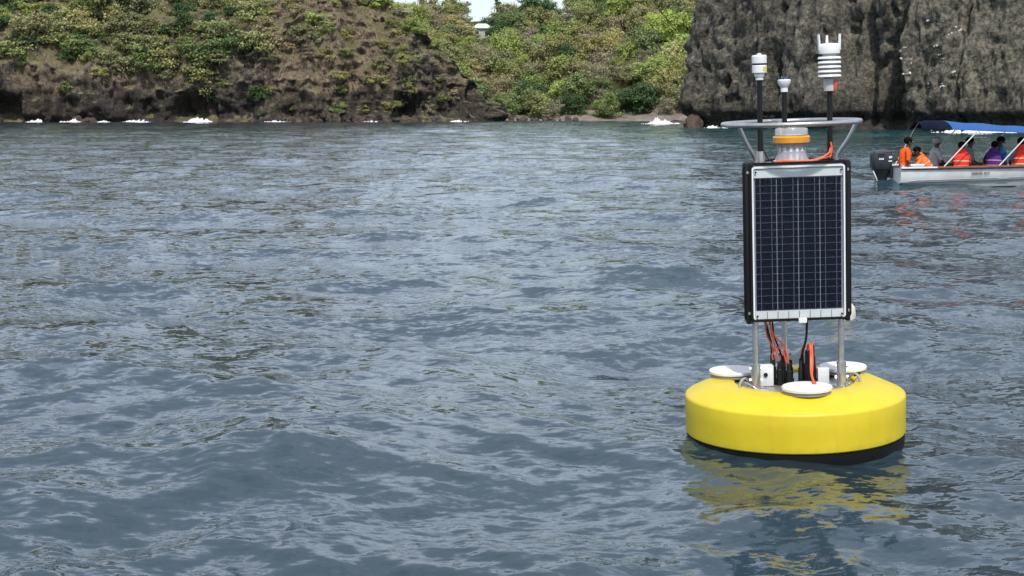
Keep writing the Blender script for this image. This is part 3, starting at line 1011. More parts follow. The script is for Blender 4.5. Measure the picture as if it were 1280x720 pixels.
# pale stones set in the right-hand cliff face (too small to pick apart)
mb = MB()
cn = normals(CP)
sel = np.argwhere((u[...] > 22.6) & (u < 28.0) & (CP[..., 2] > 2.6) & (CP[..., 2] < 9.6))
g = np.random.default_rng(5)
cl = [(24.4, 3.4), (25.2, 3.5), (26.6, 3.5), (23.2, 4.4), (23.1, 5.4), (26.2, 5.6), (26.9, 5.2), (25.6, 6.3), (27.3, 7.6), (27.0, 7.5), (26.0, 8.4), (24.8, 8.3), (27.8, 4.4), (23.0, 6.2), (23.1, 3.0)]
su = u[0]
for cu, cz in cl * 6:
    uu = np.clip(cu + g.normal(0, 0.26), 22.7, 27.9); zz = cz + g.normal(0, 0.13)
    j = int(np.argmin(np.abs(su - uu))); i = int(np.argmin(np.abs(CP[:, j, 2] - zz)))
    p = CP[i, j]
    s = 0.03 + 0.16 * g.random() ** 2
    mb.ellipsoid(p, (s * g.uniform(.8, 1.6), s * 0.7, s * g.uniform(.5, .9)), n=6, m=4, rot=(g.uniform(-.4, .4), g.uniform(-.5, .5), g.uniform(0, 3)))
o = mb.build('pale_stones', M['pale_stone'], cliff)
o['kind'] = 'stuff'

# ------------------------------------------------------------------ surf where the swell breaks
def surf(name, cx, cy, wid, dep, h, seed, label):
    nu, nv = 200, 40
    a, b_ = np.meshgrid(np.linspace(-1, 1, nu), np.linspace(-1, 1, nv))
    x = cx + a * wid / 2; y = cy + b_ * dep / 2
    n = fbm(x * 1.1 + seed, y * 1.1, x * 0, 4, seed, gain=0.65)
    n2 = fbm(x * 4.5 + seed, y * 4.5, x * 0, 3, seed + 9, gain=0.7)
    env = np.clip(1 - np.abs(a) ** 2.2, 0, 1) * np.clip(1 - b_ ** 2, 0, 1)
    env = env * (0.55 + 0.45 * np.exp(-((a - 0.2) / 0.4) ** 2))
    z = h * env * np.clip(0.42 + 2.4 * n + 1.7 * n2, -0.8, 3) - 0.25 * (1 - env) - 0.03
    P = np.stack([x + 0.25 * n2, y + 0.25 * n, z], -1)
    me = grid_mesh(name, P, M['foam'])
    if me.polygons[len(me.polygons) // 2].normal.z < 0: me.flip_normals()
    return tag(link(name, me), label, 'surf', 'breaking surf along the shore', 'stuff')
def surf_px(a, row, wpx, dep, h, seed, label, y=None):
    y = y or CAM_H * 1900 / (row - 135)
    surf('surf', (a - 640) / 1900 * y, y, wpx / 1900 * y, dep, h, seed, label)
surf_px(247, 151, 62, 4.0, 0.42, 1, 'tallest white surf splash against the headland rocks', 190.5)
surf_px(172, 151, 60, 4.0, 0.38, 2, 'white surf just right of the dark sea cave', 190.5)
surf_px(88, 151, 60, 3.5, 0.26, 3, 'low white surf left of the dark sea cave', 190.5)
surf_px(44, 151, 44, 3.5, 0.26, 4, 'small white surf nearest the left photo edge', 190.5)
surf_px(460, 153, 80, 3.0, 0.20, 5, 'thin foam line below the brown bluff', 193)
surf_px(340, 153, 80, 3.0, 0.18, 15, 'thin foam line between the surf splash and the brown bluff', 192)
surf_px(570, 153, 70, 3.0, 0.16, 16, "thin foam line at the dark spur's foot", 197)
surf_px(128, 153, 40, 3.0, 0.18, 17, 'thin foam line at the mouth of the sea cave', 191)
surf_px(822, 156, 72, 7.0, 0.42, 6, 'white surf breaking on the beach beside the cliff', 166)
surf_px(890, 160, 100, 4.0, 0.26, 7, 'foam at the corner of the sheer cliff', 134)
surf_px(1215, 164, 160, 6.0, 0.30, 8, 'broad white surf at the cliff foot behind the boat', 109)
surf_px(1345, 164, 120, 6.0, 0.30, 9, 'white surf at the cliff foot beyond the right photo edge', 103)

# ------------------------------------------------------------------ house on the ridge
M['roof_paint'] = simple('roof_paint', (0.62, 0.70, 0.60), 0.5, var=0.08, nscale=2)
M['house_wall'] = simple('house_wall', (0.42, 0.46, 0.40), 0.8, var=0.1, nscale=2)
M['dark_glass'] = simple('dark_glass', (0.03, 0.035, 0.04), 0.15, var=0.1)
M['white_paint'] = simple('white_paint', (0.78, 0.78, 0.75), 0.5, var=0.06)
hy = 250.0; hx = (603 - 640) / 1900 * hy
hz = CAM_H + (135 - 38) / 1900 * hy - 2.0
house = empty('house', (hx, hy, hz))
tag(house, 'small house with pale green hipped roof among trees on the skyline', 'house')
mb = MB().box((0, 0, 0.0), (2.9, 3.2, 4.2)); mb.build('wall', M['house_wall'], house, smooth=False)
mb = MB()
mb.add([(-1.75, -1.95, 2.1), (1.75, -1.95, 2.1), (1.75, 1.95, 2.1), (-1.75, 1.95, 2.1), (-.7, 0, 2.85), (.7, 0, 2.85),
        (-1.75, -1.95, 2.0), (1.75, -1.95, 2.0), (1.75, 1.95, 2.0), (-1.75, 1.95, 2.0)],
       [(0, 1, 5, 4), (1, 2, 5), (2, 3, 4, 5), (3, 0, 4), (6, 7, 1, 0), (7, 8, 2, 1), (8, 9, 3, 2), (9, 6, 0, 3), (9, 8, 7, 6)])
mb.build('roof', M['roof_paint'], house, smooth=False)
for wx in (-.75, .75):
    w = MB().box((wx, -1.615, 1.2), (0.7, 0.05, 0.9)).build('window', M['white_paint'], house, smooth=False)
    MB().box((wx, -1.645, 1.2), (0.56, 0.03, 0.76)).build('pane', M['dark_glass'], w, smooth=False)

# ------------------------------------------------------------------ the data buoy
def hull_material():
    m, nt, b = mat_new('yellow_hull')
    L = nt.links.new
    tc = nnode(nt, 'ShaderNodeTexCoord')
    n1 = nnode(nt, 'ShaderNodeTexNoise', Scale=3.5, Detail=6.0, Roughness=0.65); L(tc.outputs['Object'], n1.inputs['Vector'])
    r1 = nnode(nt, 'ShaderNodeValToRGB')
    r1.color_ramp.elements[0].position = 0.3; r1.color_ramp.elements[0].color = (0.64, 0.49, 0.016, 1)
    r1.color_ramp.elements[1].position = 0.7; r1.color_ramp.elements[1].color = (0.74, 0.58, 0.022, 1)
    L(n1.outputs['Fac'], r1.inputs['Fac'])
    # run-off streaks and grime
    mp = nnode(nt, 'ShaderNodeMapping'); mp.inputs['Scale'].default_value = (16, 16, 1.2); L(tc.outputs['Object'], mp.inputs['Vector'])
    n2 = nnode(nt, 'ShaderNodeTexNoise', Scale=1.0, Detail=5.0, Roughness=0.7); L(mp.outputs['Vector'], n2.inputs['Vector'])
    r2 = nnode(nt, 'ShaderNodeMapRange'); r2.inputs['From Min'].default_value = 0.56; r2.inputs['From Max'].default_value = 0.80; r2.inputs['To Max'].default_value = 0.30
    L(n2.outputs['Fac'], r2.inputs['Value'])
    m1 = nnode(nt, 'ShaderNodeMix', data_type='RGBA'); m1.inputs[7].default_value = (0.42, 0.33, 0.05, 1)
    L(r2.outputs['Result'], m1.inputs[0]); L(r1.outputs['Color'], m1.inputs[6])
    # scuffs
    mp3 = nnode(nt, 'ShaderNodeMapping'); mp3.inputs['Scale'].default_value = (5, 5, 22); L(tc.outputs['Object'], mp3.inputs['Vector'])
    n3 = nnode(nt, 'ShaderNodeTexNoise', Scale=1.6, Detail=8.0, Roughness=0.75); L(mp3.outputs['Vector'], n3.inputs['Vector'])
    r3 = nnode(nt, 'ShaderNodeMapRange'); r3.inputs['From Min'].default_value = 0.66; r3.inputs['From Max'].default_value = 0.74; r3.inputs['To Max'].default_value = 0.45
    L(n3.outputs['Fac'], r3.inputs['Value'])
    m2 = nnode(nt, 'ShaderNodeMix', data_type='RGBA'); m2.inputs[7].default_value = (0.38, 0.31, 0.09, 1)
    L(r3.outputs['Result'], m2.inputs[0]); L(m1.outputs[2], m2.inputs[6])
    # algae line just above the water
    sp = nnode(nt, 'ShaderNodeSeparateXYZ'); L(tc.outputs['Object'], sp.inputs['Vector'])
    k4 = nnode(nt, 'ShaderNodeMath', operation='MULTIPLY_ADD'); k4.inputs[1].default_value = -0.07; L(n2.outputs['Fac'], k4.inputs[0]); L(sp.outputs['Z'], k4.inputs[2])
    r4 = nnode(nt, 'ShaderNodeMapRange'); r4.inputs['From Min'].default_value = 0.005; r4.inputs['From Max'].default_value = 0.035; r4.inputs['To Min'].default_value = 0.35; r4.inputs['To Max'].default_value = 0.0
    L(k4.outputs[0], r4.inputs['Value'])
    m3 = nnode(nt, 'ShaderNodeMix', data_type='RGBA'); m3.inputs[7].default_value = (0.36, 0.31, 0.04, 1)
    L(r4.outputs['Result'], m3.inputs[0]); L(m2.outputs[2], m3.inputs[6])
    L(m3.outputs[2], b.inputs['Base Color'])
    mr = nnode(nt, 'ShaderNodeMapRange'); mr.inputs['To Min'].default_value = 0.34; mr.inputs['To Max'].default_value = 0.58
    L(n1.outputs['Fac'], mr.inputs['Value']); L(mr.outputs['Result'], b.inputs['Roughness'])
    bp = nnode(nt, 'ShaderNodeBump', Strength=0.4, Distance=0.003)
    n5 = nnode(nt, 'ShaderNodeTexNoise', Scale=7.0, Detail=4.0); L(tc.outputs['Object'], n5.inputs['Vector']); L(n5.outputs['Fac'], bp.inputs['Height']); L(bp.outputs['Normal'], b.inputs['Normal'])
    return m
M['yellow'] = hull_material()
M['black_rubber'] = simple('black_rubber', (0.006, 0.006, 0.006), 0.5, var=0.3, nscale=12, spec=0.25)
M['steel'] = simple('stainless_steel', (0.56, 0.55, 0.53), 0.30, metal=0.9, var=0.12, nscale=22)
M['plate'] = simple('deck_metal', (0.45, 0.45, 0.44), 0.42, metal=0.75, var=0.2, nscale=18)
M['lid'] = simple('lid_white', (0.80, 0.80, 0.78), 0.4, var=0.05, nscale=16)
M['lid_rim'] = simple('lid_rim', (0.26, 0.255, 0.25), 0.5, var=0.15)
M['black_plastic'] = simple('black_plastic', (0.009, 0.009, 0.010), 0.5, var=0.25, nscale=30, spec=0.3)
M['white_plastic'] = simple('white_plastic', (0.80, 0.81, 0.82), 0.35, var=0.04, nscale=20)
M['grey_plastic'] = simple('grey_plastic', (0.50, 0.51, 0.50), 0.45, var=0.08, nscale=20)
M['orange_cable'] = simple('orange_cable', (0.78, 0.13, 0.05), 0.45, var=0.12, nscale=40)
M['red_tag'] = simple('red_tag', (0.62, 0.08, 0.04), 0.5, var=0.15, nscale=30)
M['yellow_tag'] = simple('yellow_tag', (0.75, 0.66, 0.08), 0.5, var=0.1)
M['amber'] = simple('amber_lens', (0.80, 0.33, 0.015), 0.28, var=0.1, nscale=30, coat=0.5)
M['cell'] = simple('solar_cell', (0.005, 0.008, 0.020), 0.42, var=0.3, nscale=25, spec=0.12)
M['busbar'] = simple('busbar', (0.13, 0.135, 0.18), 0.4, var=0.1)
M['backsheet'] = simple('panel_backsheet', (0.27, 0.28, 0.36), 0.5, var=0.08)
M['alu'] = simple('panel_frame', (0.80, 0.83, 0.83), 0.38, var=0.06, nscale=9)
M['navy_cap'] = simple('navy_cap', (0.02, 0.05, 0.10), 0.4)

def clear_material(name, tint, refl=0.06, opa=0.0, body=(0.5, 0.5, 0.5), ior=1.45):
    m, nt, b = mat_new(name)
    L = nt.links.new
    tr = nnode(nt, 'ShaderNodeBsdfTransparent'); tr.inputs['Color'].default_value = (*tint, 1)
    gl = nnode(nt, 'ShaderNodeBsdfGlossy'); gl.inputs['Roughness'].default_value = 0.06
    fr = nnode(nt, 'ShaderNodeFresnel'); fr.inputs['IOR'].default_value = ior
    m1 = nnode(nt, 'ShaderNodeMixShader')
    L(fr.outputs['Fac'], m1.inputs['Fac']); L(tr.outputs['BSDF'], m1.inputs[1]); L(gl.outputs['BSDF'], m1.inputs[2])
    b.inputs['Base Color'].default_value = (*body, 1); b.inputs['Roughness'].default_value = 0.3
    m2 = nnode(nt, 'ShaderNodeMixShader'); m2.inputs['Fac'].default_value = opa
    L(m1.outputs['Shader'], m2.inputs[1]); L(b.outputs['BSDF'], m2.inputs[2])
    L(m2.outputs['Shader'], nt.nodes['Material Output'].inputs['Surface'])
    return m
M['pane'] = clear_material('panel_glass', (0.97, 0.98, 0.98), ior=1.16)
M['clear_plastic'] = clear_material('clear_lens', (0.95, 0.96, 0.97), opa=0.34, body=(0.88, 0.90, 0.92))

BUOY_Y = 7.98
buoy = empty('data_buoy', (1.511, BUOY_Y, 0.002), (R(0.8), R(-2.0), R(0.5)))
tag(buoy, 'yellow round data buoy with solar panel tower and instrument masts floating in the foreground', 'buoy')
RH = 0.577
MB().lathe([(0.30, -0.30), (0.50, -0.12), (RH - 0.008, -0.045), (RH - 0.004, 0.030), (RH - 0.03, 0.034), (0.2, 0.034)], n=96).build('hull_base', M['black_rubber'], buoy)
prof = [(RH - 0.02, 0.0345), (RH - 0.004, 0.036), (RH, 0.042), (RH, 0.140), (RH + 0.001, 0.2260), (RH - 0.0015, 0.2340), (RH - 0.008, 0.2400), (RH - 0.018, 0.2450), (0.450, 0.2955), (0.43, 0.3025), (0.33, 0.303), (0.318, 0.301), (0.312, 0.295), (0.31, 0.26), (0.15, 0.25)]
MB().lathe(prof, n=128).build('hull', M['yellow'], buoy, angle=32)
# centre plate in the well
MB().lathe([(0.309, 0.262), (0.309, 0.284), (0.302, 0.287), (0.0005, 0.2872)], n=64).build('deck_plate', M['plate'], buoy)
for k in range(18):
    a = 2 * math.pi * k / 18
    MB().lathe([(0.008, 0), (0.008, 0.006), (0.006, 0.008)], c=(0.288 * math.cos(a), 0.288 * math.sin(a), 0.2872), n=6).build('bolt', M['steel'], buoy)
# three hatch lids
lid = MB().lathe([(0.120, 0.0), (0.120, 0.016), (0.10, 0.016)], n=56).mesh('lid_rim', M['lid_rim'])
lidtop = MB().lathe([(0.118, 0.0165), (0.127, 0.018), (0.128, 0.030), (0.125, 0.034), (0.0005, 0.0355)], n=56).mesh('hatch_lid', M['lid'])
for k, a in enumerate((-90, 30, 150)):
    x, y = 0.345 * math.cos(R(a)), 0.345 * math.sin(R(a))
    h = link('hatch_lid', lidtop, buoy, (x, y, 0.3035))
    link('lid_rim', lid, h)
# posts
POST = [(-0.224, -0.129), (0.224, -0.129), (0.0, 0.259)]
ptop = 1.455
for x, y in POST:
    p = MB().tube([(x, y, 0.285), (x, y, ptop)], 0.0165, n=16).build('post', M['steel'], buoy)
    MB().tube([(x, y, 0.2875), (x, y, 0.42)], 0.0245, n=16).build('sleeve', M['steel'], p)
    MB().lathe([(0.045, 0), (0.045, 0.007), (0.0255, 0.0075)], c=(x, y, 0.2875), n=20).build('flange', M['steel'], p)
    mb = MB()
    for z in (0.335, 0.395):
        mb.tube([(x - 0.036, y, z), (x + 0.036, y, z)], 0.0055, n=8)
        for sx in (-1, 1): mb.tube([(x + sx * 0.026, y, z), (x + sx * 0.034, y, z)], 0.0095, n=6)
    mb.build('clamp_bolt', M['steel'], p)
# three solar panels round the tower
PW, PH, PZ0 = 0.480, 0.800, 0.642
cols, rows = 4, 18
gx0, gx1, gz0, gz1 = -0.222, 0.222, 0.058, 0.742
cw = (gx1 - gx0) / cols; ch = (gz1 - gz0) / rows
cellm = MB()
cellm.box((0, 0, 0), (cw - 0.0055, 0.002, ch - 0.0042), mi=0)
for q in (-0.26, 0.26): cellm.box((q * cw, -0.0013, 0), (0.0028, 0.0008, ch - 0.0008), mi=1)
cell_me = cellm.mesh('solar_cell', [M['cell'], M['busbar']], smooth=False)
def rounded_frame(w, h, t, r, d, y):
    """open rectangular frame with rounded corners, standing in XZ, base z=0"""
    mb = MB()
    def loop(w, h, r, z0, n=6):
        out = []
        for cx, cz, a0 in ((w / 2 - r, h - r, 0), (-w / 2 + r, h - r, 90), (-w / 2 + r, r, 180), (w / 2 - r, r, 270)):
            for k in range(n + 1):
                a = R(a0 + 90 * k / n)
                out.append((cx + r * math.cos(a), cz + r * math.sin(a) + z0))
        return out
    o, i = loop(w, h, r, 0), loop(w - 2 * t, h - 2 * t, max(r - t, 0.003), t)
    n = len(o)
    pts = [(x, y - d / 2, z) for x, z in o] + [(x, y - d / 2, z) for x, z in i] + [(x, y + d / 2, z) for x, z in o] + [(x, y + d / 2, z) for x, z in i]
    F = []
    for k in range(n):
        j = (k + 1) % n
        F += [(k, j, n + j, n + k), (2 * n + j, 2 * n + k, 3 * n + k, 3 * n + j), (j, k, 2 * n + k, 2 * n + j), (n + k, n + j, 3 * n + j, 3 * n + k)]
    mb.add(pts, F)
    return mb
frame_me = rounded_frame(PW + 0.004, PH + 0.004, 0.011, 0.022, 0.020, -0.006).mesh('frame', M['alu'])
edge_me = rounded_frame(PW + 0.022, PH + 0.022, 0.012, 0.026, 0.034, 0).mesh('edge_trim', M['black_rubber'])
def sheet(x0, x1, z0, z1, y, d, m):
    return MB().box(((x0 + x1) / 2, y, (z0 + z1) / 2), (x1 - x0, d, z1 - z0)).mesh('border', m, smooth=False)
back_me = MB().box((0, 0.004, PH / 2 + .002), (PW - 0.012, 0.006, PH - 0.012)).mesh('backsheet', M['backsheet'], smooth=False)
bt_me = sheet(-0.228, 0.228, gz1 + 0.003, PH - 0.010, -0.0035, 0.008, M['alu'])
bb_me = sheet(-0.228, 0.228, 0.014, gz0 - 0.003, -0.0035, 0.008, M['alu'])
pane_me = MB().box((0, -0.012, PH / 2 + .002), (PW - 0.024, 0.003, PH - 0.024)).mesh('glass_pane', M['pane'], smooth=False)
clip_me = MB().bevbox((0.012, -0.03, 0.004), (0.042, 0.02, 0.026), 0.004).mesh('junction_clip', M['alu'])
tabm = MB()
for q in (-.75, -.25, .25, .75, -.5, 0, .5): tabm.box((q * 0.222, -0.0095, 0.034), (0.0022, 0.003, 0.036))
tab_me = tabm.mesh('tab_wire', M['busbar'], smooth=False)
screw_me = MB().tube([(0, -0.0275, 0), (0, -0.031, 0)], 0.0055, n=8).mesh('screw', M['black_plastic'])
for k in range(3):
    a = R(120 * k)
    off = 0.129 + 0.032
    e = empty('solar_panel', (off * math.sin(a), -off * math.cos(a), PZ0 + 0.006), (0, 0, a))
    e.parent = buoy
    for nm, me in (('frame', frame_me), ('edge_trim', edge_me), ('backsheet', back_me), ('border', bt_me), ('border', bb_me), ('glass_pane', pane_me), ('junction_clip', clip_me), ('tab_wire', tab_me)):
        link(nm, me, e)
    for sx in (-1, 1):
        for z in (0.030, PH - 0.026):
            link('screw', screw_me, e, (sx * 0.219, 0.012, z))
    for c in range(cols):
        for r_ in range(rows):
            o = link('solar_cell', cell_me, e, (gx0 + (c + .5) * cw, -0.004, gz0 + (r_ + .5) * ch))
# black corner channels between the panels
for k in range(3):
    a = R(120 * k)
    x, y = ((-0.2560, -0.124), (0.2560, -0.124), (0.0, 0.292))[k]
    mb = MB().bevbox((x, y, PZ0 + 0.41), (0.024, 0.060, 0.836) if k < 2 else (0.05, 0.026, 0.836), 0.006)
    cc = mb.build('corner_channel', M['black_plastic'], buoy)
    for z in (0.05, 0.78):
        MB().tube([(x, y - 0.02, PZ0 + z), (x, y - 0.036, PZ0 + z)], 0.008, n=8).build('bolt', M['steel'], cc)
# tower top plate with lantern, ring and masts
tp = MB()
tri = [(-0.225, -0.135), (0.225, -0.135), (0.235, -0.115), (0.02, 0.262), (-0.02, 0.262), (-0.235, -0.115)]
n = len(tri)
tp.add([(x, y, 1.452) for x, y in tri] + [(x, y, 1.460) for x, y in tri], [tuple(reversed(range(n))), tuple(range(n, 2 * n))] + [(i, (i + 1) % n, (i + 1) % n + n, i + n) for i in range(n)])
tp.build('top_plate', M['plate'], buoy, smooth=False)
RING_Z, RING_R = 1.664, 0.352
ring = MB().tube([(RING_R * math.cos(2 * math.pi * i / 72), RING_R * math.sin(2 * math.pi * i / 72), RING_Z) for i in range(72)], 0.0125, n=12, closed=True).build('guard_ring', M['steel'], buoy)
for x, y in POST:
    L_ = math.hypot(x, y)
    ex, ey = x / L_ * (RING_R - 0.006), y / L_ * (RING_R - 0.006)
    MB().tube(smooth_path([(x * 0.93, y * 0.93, 1.455), (x * 0.96, y * 0.96, 1.50), ((x + ex) / 2, (y + ey) / 2, 1.575), (ex, ey, RING_Z - 0.006)], 5), 0.0115, n=10).build('ring_strut', M['steel'], buoy)
lant = MB().lathe([(0.098, 1.4605), (0.098, 1.468), (0.088, 1.472), (0.076, 1.50), (0.071, 1.53), (0.079, 1.555), (0.082, 1.560)], n=40, cap=False).build('lantern_body', M['clear_plastic'], buoy)
MB().lathe([(0.036, 1.4606), (0.036, 1.55), (0.03, 1.556)], n=20).build('lantern_core', M['white_plastic'], buoy)
mb = MB()
for i in range(14):
    a = 2 * math.pi * i / 14
    mb.box((0.070 * math.cos(a), 0.070 * math.sin(a), 1.512), (0.006, 0.014, 0.08), rot=(0, 0, a))
mb.build('lantern_rib', M['white_plastic'], lant)
MB().lathe([(0.078, 1.5595), (0.096, 1.562), (0.097, 1.590), (0.090, 1.597), (0.06, 1.598)], n=40).build('amber_band', M['amber'], buoy)
MB().lathe([(0.080, 1.5985), (0.086, 1.601), (0.085, 1.628), (0.080, 1.636), (0.0005, 1.639)], n=40).build('lantern_cap', M['clear_plastic'], buoy)
# masts
def mast(x, y, z1, sleeve=True):
    m_ = MB().tube([(x, y, 1.458), (x, y, z1)], 0.0140, n=14).build('mast', M['black_plastic'], buoy)
    if sleeve:
        MB().tube([(x, y, 1.4605), (x, y, 1.525)], 0.0225, n=14).build('mast_socket', M['steel'], m_)
    return m_
mx, my = -0.177, -0.085
m1 = mast(mx, my, 1.893)
wx = MB().lathe([(0.0205, 1.872), (0.0205, 1.888), (0.026, 1.890), (0.026, 1.906), (0.0375, 1.909), (0.0375, 1.944), (0.035, 1.947)], c=(mx, my, 0.018), n=28).build('rain_sensor', M['white_plastic'], buoy)
MB().lathe([(0.031, 1.9472), (0.031, 1.955)], c=(mx, my, 0.018), n=24).build('sensor_gap', M['black_plastic'], wx)
MB().lathe([(0.036, 1.9552), (0.0385, 1.958), (0.0385, 1.992), (0.034, 1.998), (0.0005, 2.000)], c=(mx, my, 0.018), n=28).build('sensor_cap', M['white_plastic'], wx)
MB().lathe([(0.012, 2.0002), (0.012, 2.006), (0.0005, 2.0075)], c=(mx, my, 0.018), n=14).build('sensor_button', M['white_plastic'], wx)
mb = MB()
for k in range(4):
    a0, a1 = R(-70 + 16 * k), R(-70 + 16 * (k + 1))
    mb.add([(mx + 0.0383 * math.cos(a0), my + 0.0383 * math.sin(a0), 1.934), (mx + 0.0383 * math.cos(a1), my + 0.0383 * math.sin(a1), 1.934), (mx + 0.0383 * math.cos(a1), my + 0.0383 * math.sin(a1), 1.956), (mx + 0.0383 * math.cos(a0), my + 0.0383 * math.sin(a0), 1.956)], [(0, 1, 2, 3)])
mb.build('warning_sticker', M['yellow_tag'], wx)
mx, my = 0.004, 0.205
mast(mx, my, 1.825)
fs = MB().lathe([(0.0195, 1.822), (0.0195, 1.845), (0.024, 1.850), (0.035, 1.872), (0.035, 1.884), (0.030, 1.888), (0.01, 1.889)], c=(mx, my, 0), n=24).build('light_sensor', M['white_plastic'], buoy)
mb = MB()
for i in range(7):
    a = 2 * math.pi * i / 7
    mb.tube([(mx + 0.026 * math.cos(a), my + 0.026 * math.sin(a), 1.885), (mx + 0.034 * math.cos(a), my + 0.034 * math.sin(a), 1.906)], [0.004, 0.002], n=5)
mb.ellipsoid((mx, my, 1.889), (0.020, 0.020, 0.010), n=12, m=6)
mb.build('sensor_spike', M['navy_cap'], fs)
mx, my = 0.186, -0.07
mast(mx, my, 1.825, False)
ws = MB().lathe([(0.030, 1.822), (0.030, 1.882), (0.026, 1.886)], c=(mx, my, 0), n=24).build('weather_station', M['grey_plastic'], buoy)
MB().bevbox((mx + 0.024, my - 0.022, 1.853), (0.018, 0.016, 0.055), 0.003).build('red_connector', M['red_tag'], ws)
MB().lathe([(0.034, 1.8862), (0.034, 2.010)], c=(mx, my, 0), n=20).build('shield_core', M['grey_plastic'], ws)
for k in range(5):
    z = 1.892 + 0.0228 * k
    MB().lathe([(0.0345, z + 0.002), (0.058, z), (0.060, z + 0.003), (0.056, z + 0.013), (0.0345, z + 0.0145)], c=(mx, my, 0), n=32).build('louver', M['white_plastic'], ws)
MB().lathe([(0.04, 2.0102), (0.054, 2.012), (0.055, 2.046), (0.050, 2.058), (0.046, 2.062), (0.0005, 2.066)], c=(mx, my, 0), n=32).build('station_cap', M['white_plastic'], ws)
for sx in (-1, 1):
    for sy in (-0.35, 0.35):
        p0 = (mx + sx * 0.051, my + sy * 0.03, 2.03); p1 = (mx + sx * 0.0545, my + sy * 0.03, 2.110)
        MB().tube([p0, p1], [0.006, 0.0038], n=8).build('transducer_arm', M['white_plastic'], ws)
MB().tube([(mx - 0.012, my, 2.06), (mx - 0.012, my, 2.105)], [0.0075, 0.006], n=10).build('centre_pin', M['white_plastic'], ws)
# cables
def cable(pts, r, m, name='cable'):
    return MB().tube(smooth_path(pts, 6), r, n=7).build(name, m, buoy)
cable([(0.186, -0.086, 1.53), (0.165, -0.115, 1.50), (0.10, -0.125, 1.475), (0.02, -0.13, 1.470), (-0.06, -0.125, 1.474), (-0.11, -0.10, 1.467)], 0.0055, M['orange_cable'])
cable([(0.19, -0.088, 1.49), (0.15, -0.12, 1.484), (0.07, -0.14, 1.467), (-0.03, -0.138, 1.466), (-0.09, -0.12, 1.466)], 0.0048, M['orange_cable'])
cable([(0.187, -0.086, 1.56), (0.19, -0.095, 1.52), (0.178, -0.10, 1.478)], 0.0048, M['orange_cable'])
cable([(-0.165, -0.098, 1.535), (-0.145, -0.11, 1.49), (-0.12, -0.12, 1.47), (-0.10, -0.10, 1.466)], 0.0032, M['black_plastic'])
# connectors standing on the centre plate
def connector(x, y, h, r):
    c = MB().lathe([(r * 1.35, 0.2872), (r * 1.35, 0.303), (r, 0.305), (r, 0.305 + h * 0.55), (r * 0.72, 0.305 + h * 0.6), (r * 0.66, 0.305 + h * 0.93), (r * 0.4, 0.305 + h)], c=(x, y, 0), n=12).build('connector', M['black_plastic'], buoy)
    return (x, y, 0.305 + h)
cons = [(-0.118, -0.02, 0.15, 0.016), (-0.085, -0.045, 0.115, 0.016), (-0.058, 0.0, 0.13, 0.015), (-0.035, -0.05, 0.10, 0.017), (-0.10, 0.05, 0.11, 0.015),
        (0.030, -0.035, 0.12, 0.014), (0.062, -0.055, 0.17, 0.019), (0.092, -0.03, 0.19, 0.018), (0.05, 0.03, 0.13, 0.015), (-0.01, 0.04, 0.10, 0.014), (0.11, 0.02, 0.12, 0.014)]
tops = [connector(*c) for c in cons]
src = [(-0.165, -0.11, 0.66), (-0.145, -0.11, 0.66), (-0.13, -0.10, 0.66), (-0.15, -0.09, 0.66), (-0.17, -0.10, 0.66)]
for k in range(4):
    t = tops[k]; s = src[k]
    cable([s, ((s[0] * 0.75 + t[0] * .25) + 0.01 * math.sin(k * 3), s[1] * .6 + t[1] * .4, 0.56), (s[0] * .3 + t[0] * .7 + 0.012 * math.cos(k * 2.0), s[1] * .3 + t[1] * .7, 0.49), (t[0], t[1], t[2] - 0.02)], 0.0050 if k % 2 else 0.0046, M['orange_cable'] if k in (0, 1, 3) else M['black_plastic'])
cable([(-0.05, -0.05, 0.41), (-0.07, -0.06, 0.47), (-0.10, -0.05, 0.49), (-0.12, -0.04, 0.45), (-0.116, -0.03, 0.42)], 0.0045, M['orange_cable'])
cable([(-0.17, -0.09, 0.66), (-0.15, -0.085, 0.58), (-0.125, -0.04, 0.50), (-0.118, -0.02, 0.44)], 0.0075, M['black_plastic'])
cable([(0.048, -0.125, 0.655), (0.046, -0.11, 0.55), (0.036, -0.07, 0.47), (0.030, -0.035, 0.41)], 0.0065, M['black_plastic'])
cable([(0.062, -0.055, 0.46), (0.062, -0.085, 0.505), (0.064, -0.125, 0.50), (0.062, -0.145, 0.44), (0.052, -0.20, 0.375), (0.046, -0.30, 0.342)], 0.0062, M['orange_cable'])
cable([(0.092, -0.03, 0.49), (0.085, -0.06, 0.515), (0.074, -0.12, 0.505), (0.070, -0.15, 0.43), (0.050, -0.23, 0.36), (0.046, -0.30, 0.341)], 0.0048, M['orange_cable'])
cable([(0.030, -0.035, 0.42), (0.036, -0.055, 0.48), (0.05, -0.085, 0.50)], 0.0048, M['orange_cable'])
MB().lathe([(0.012, 0.339), (0.012, 0.344), (0.007, 0.352)], c=(0.046, -0.303, 0), n=10).build('cable_gland', M['red_tag'], buoy)
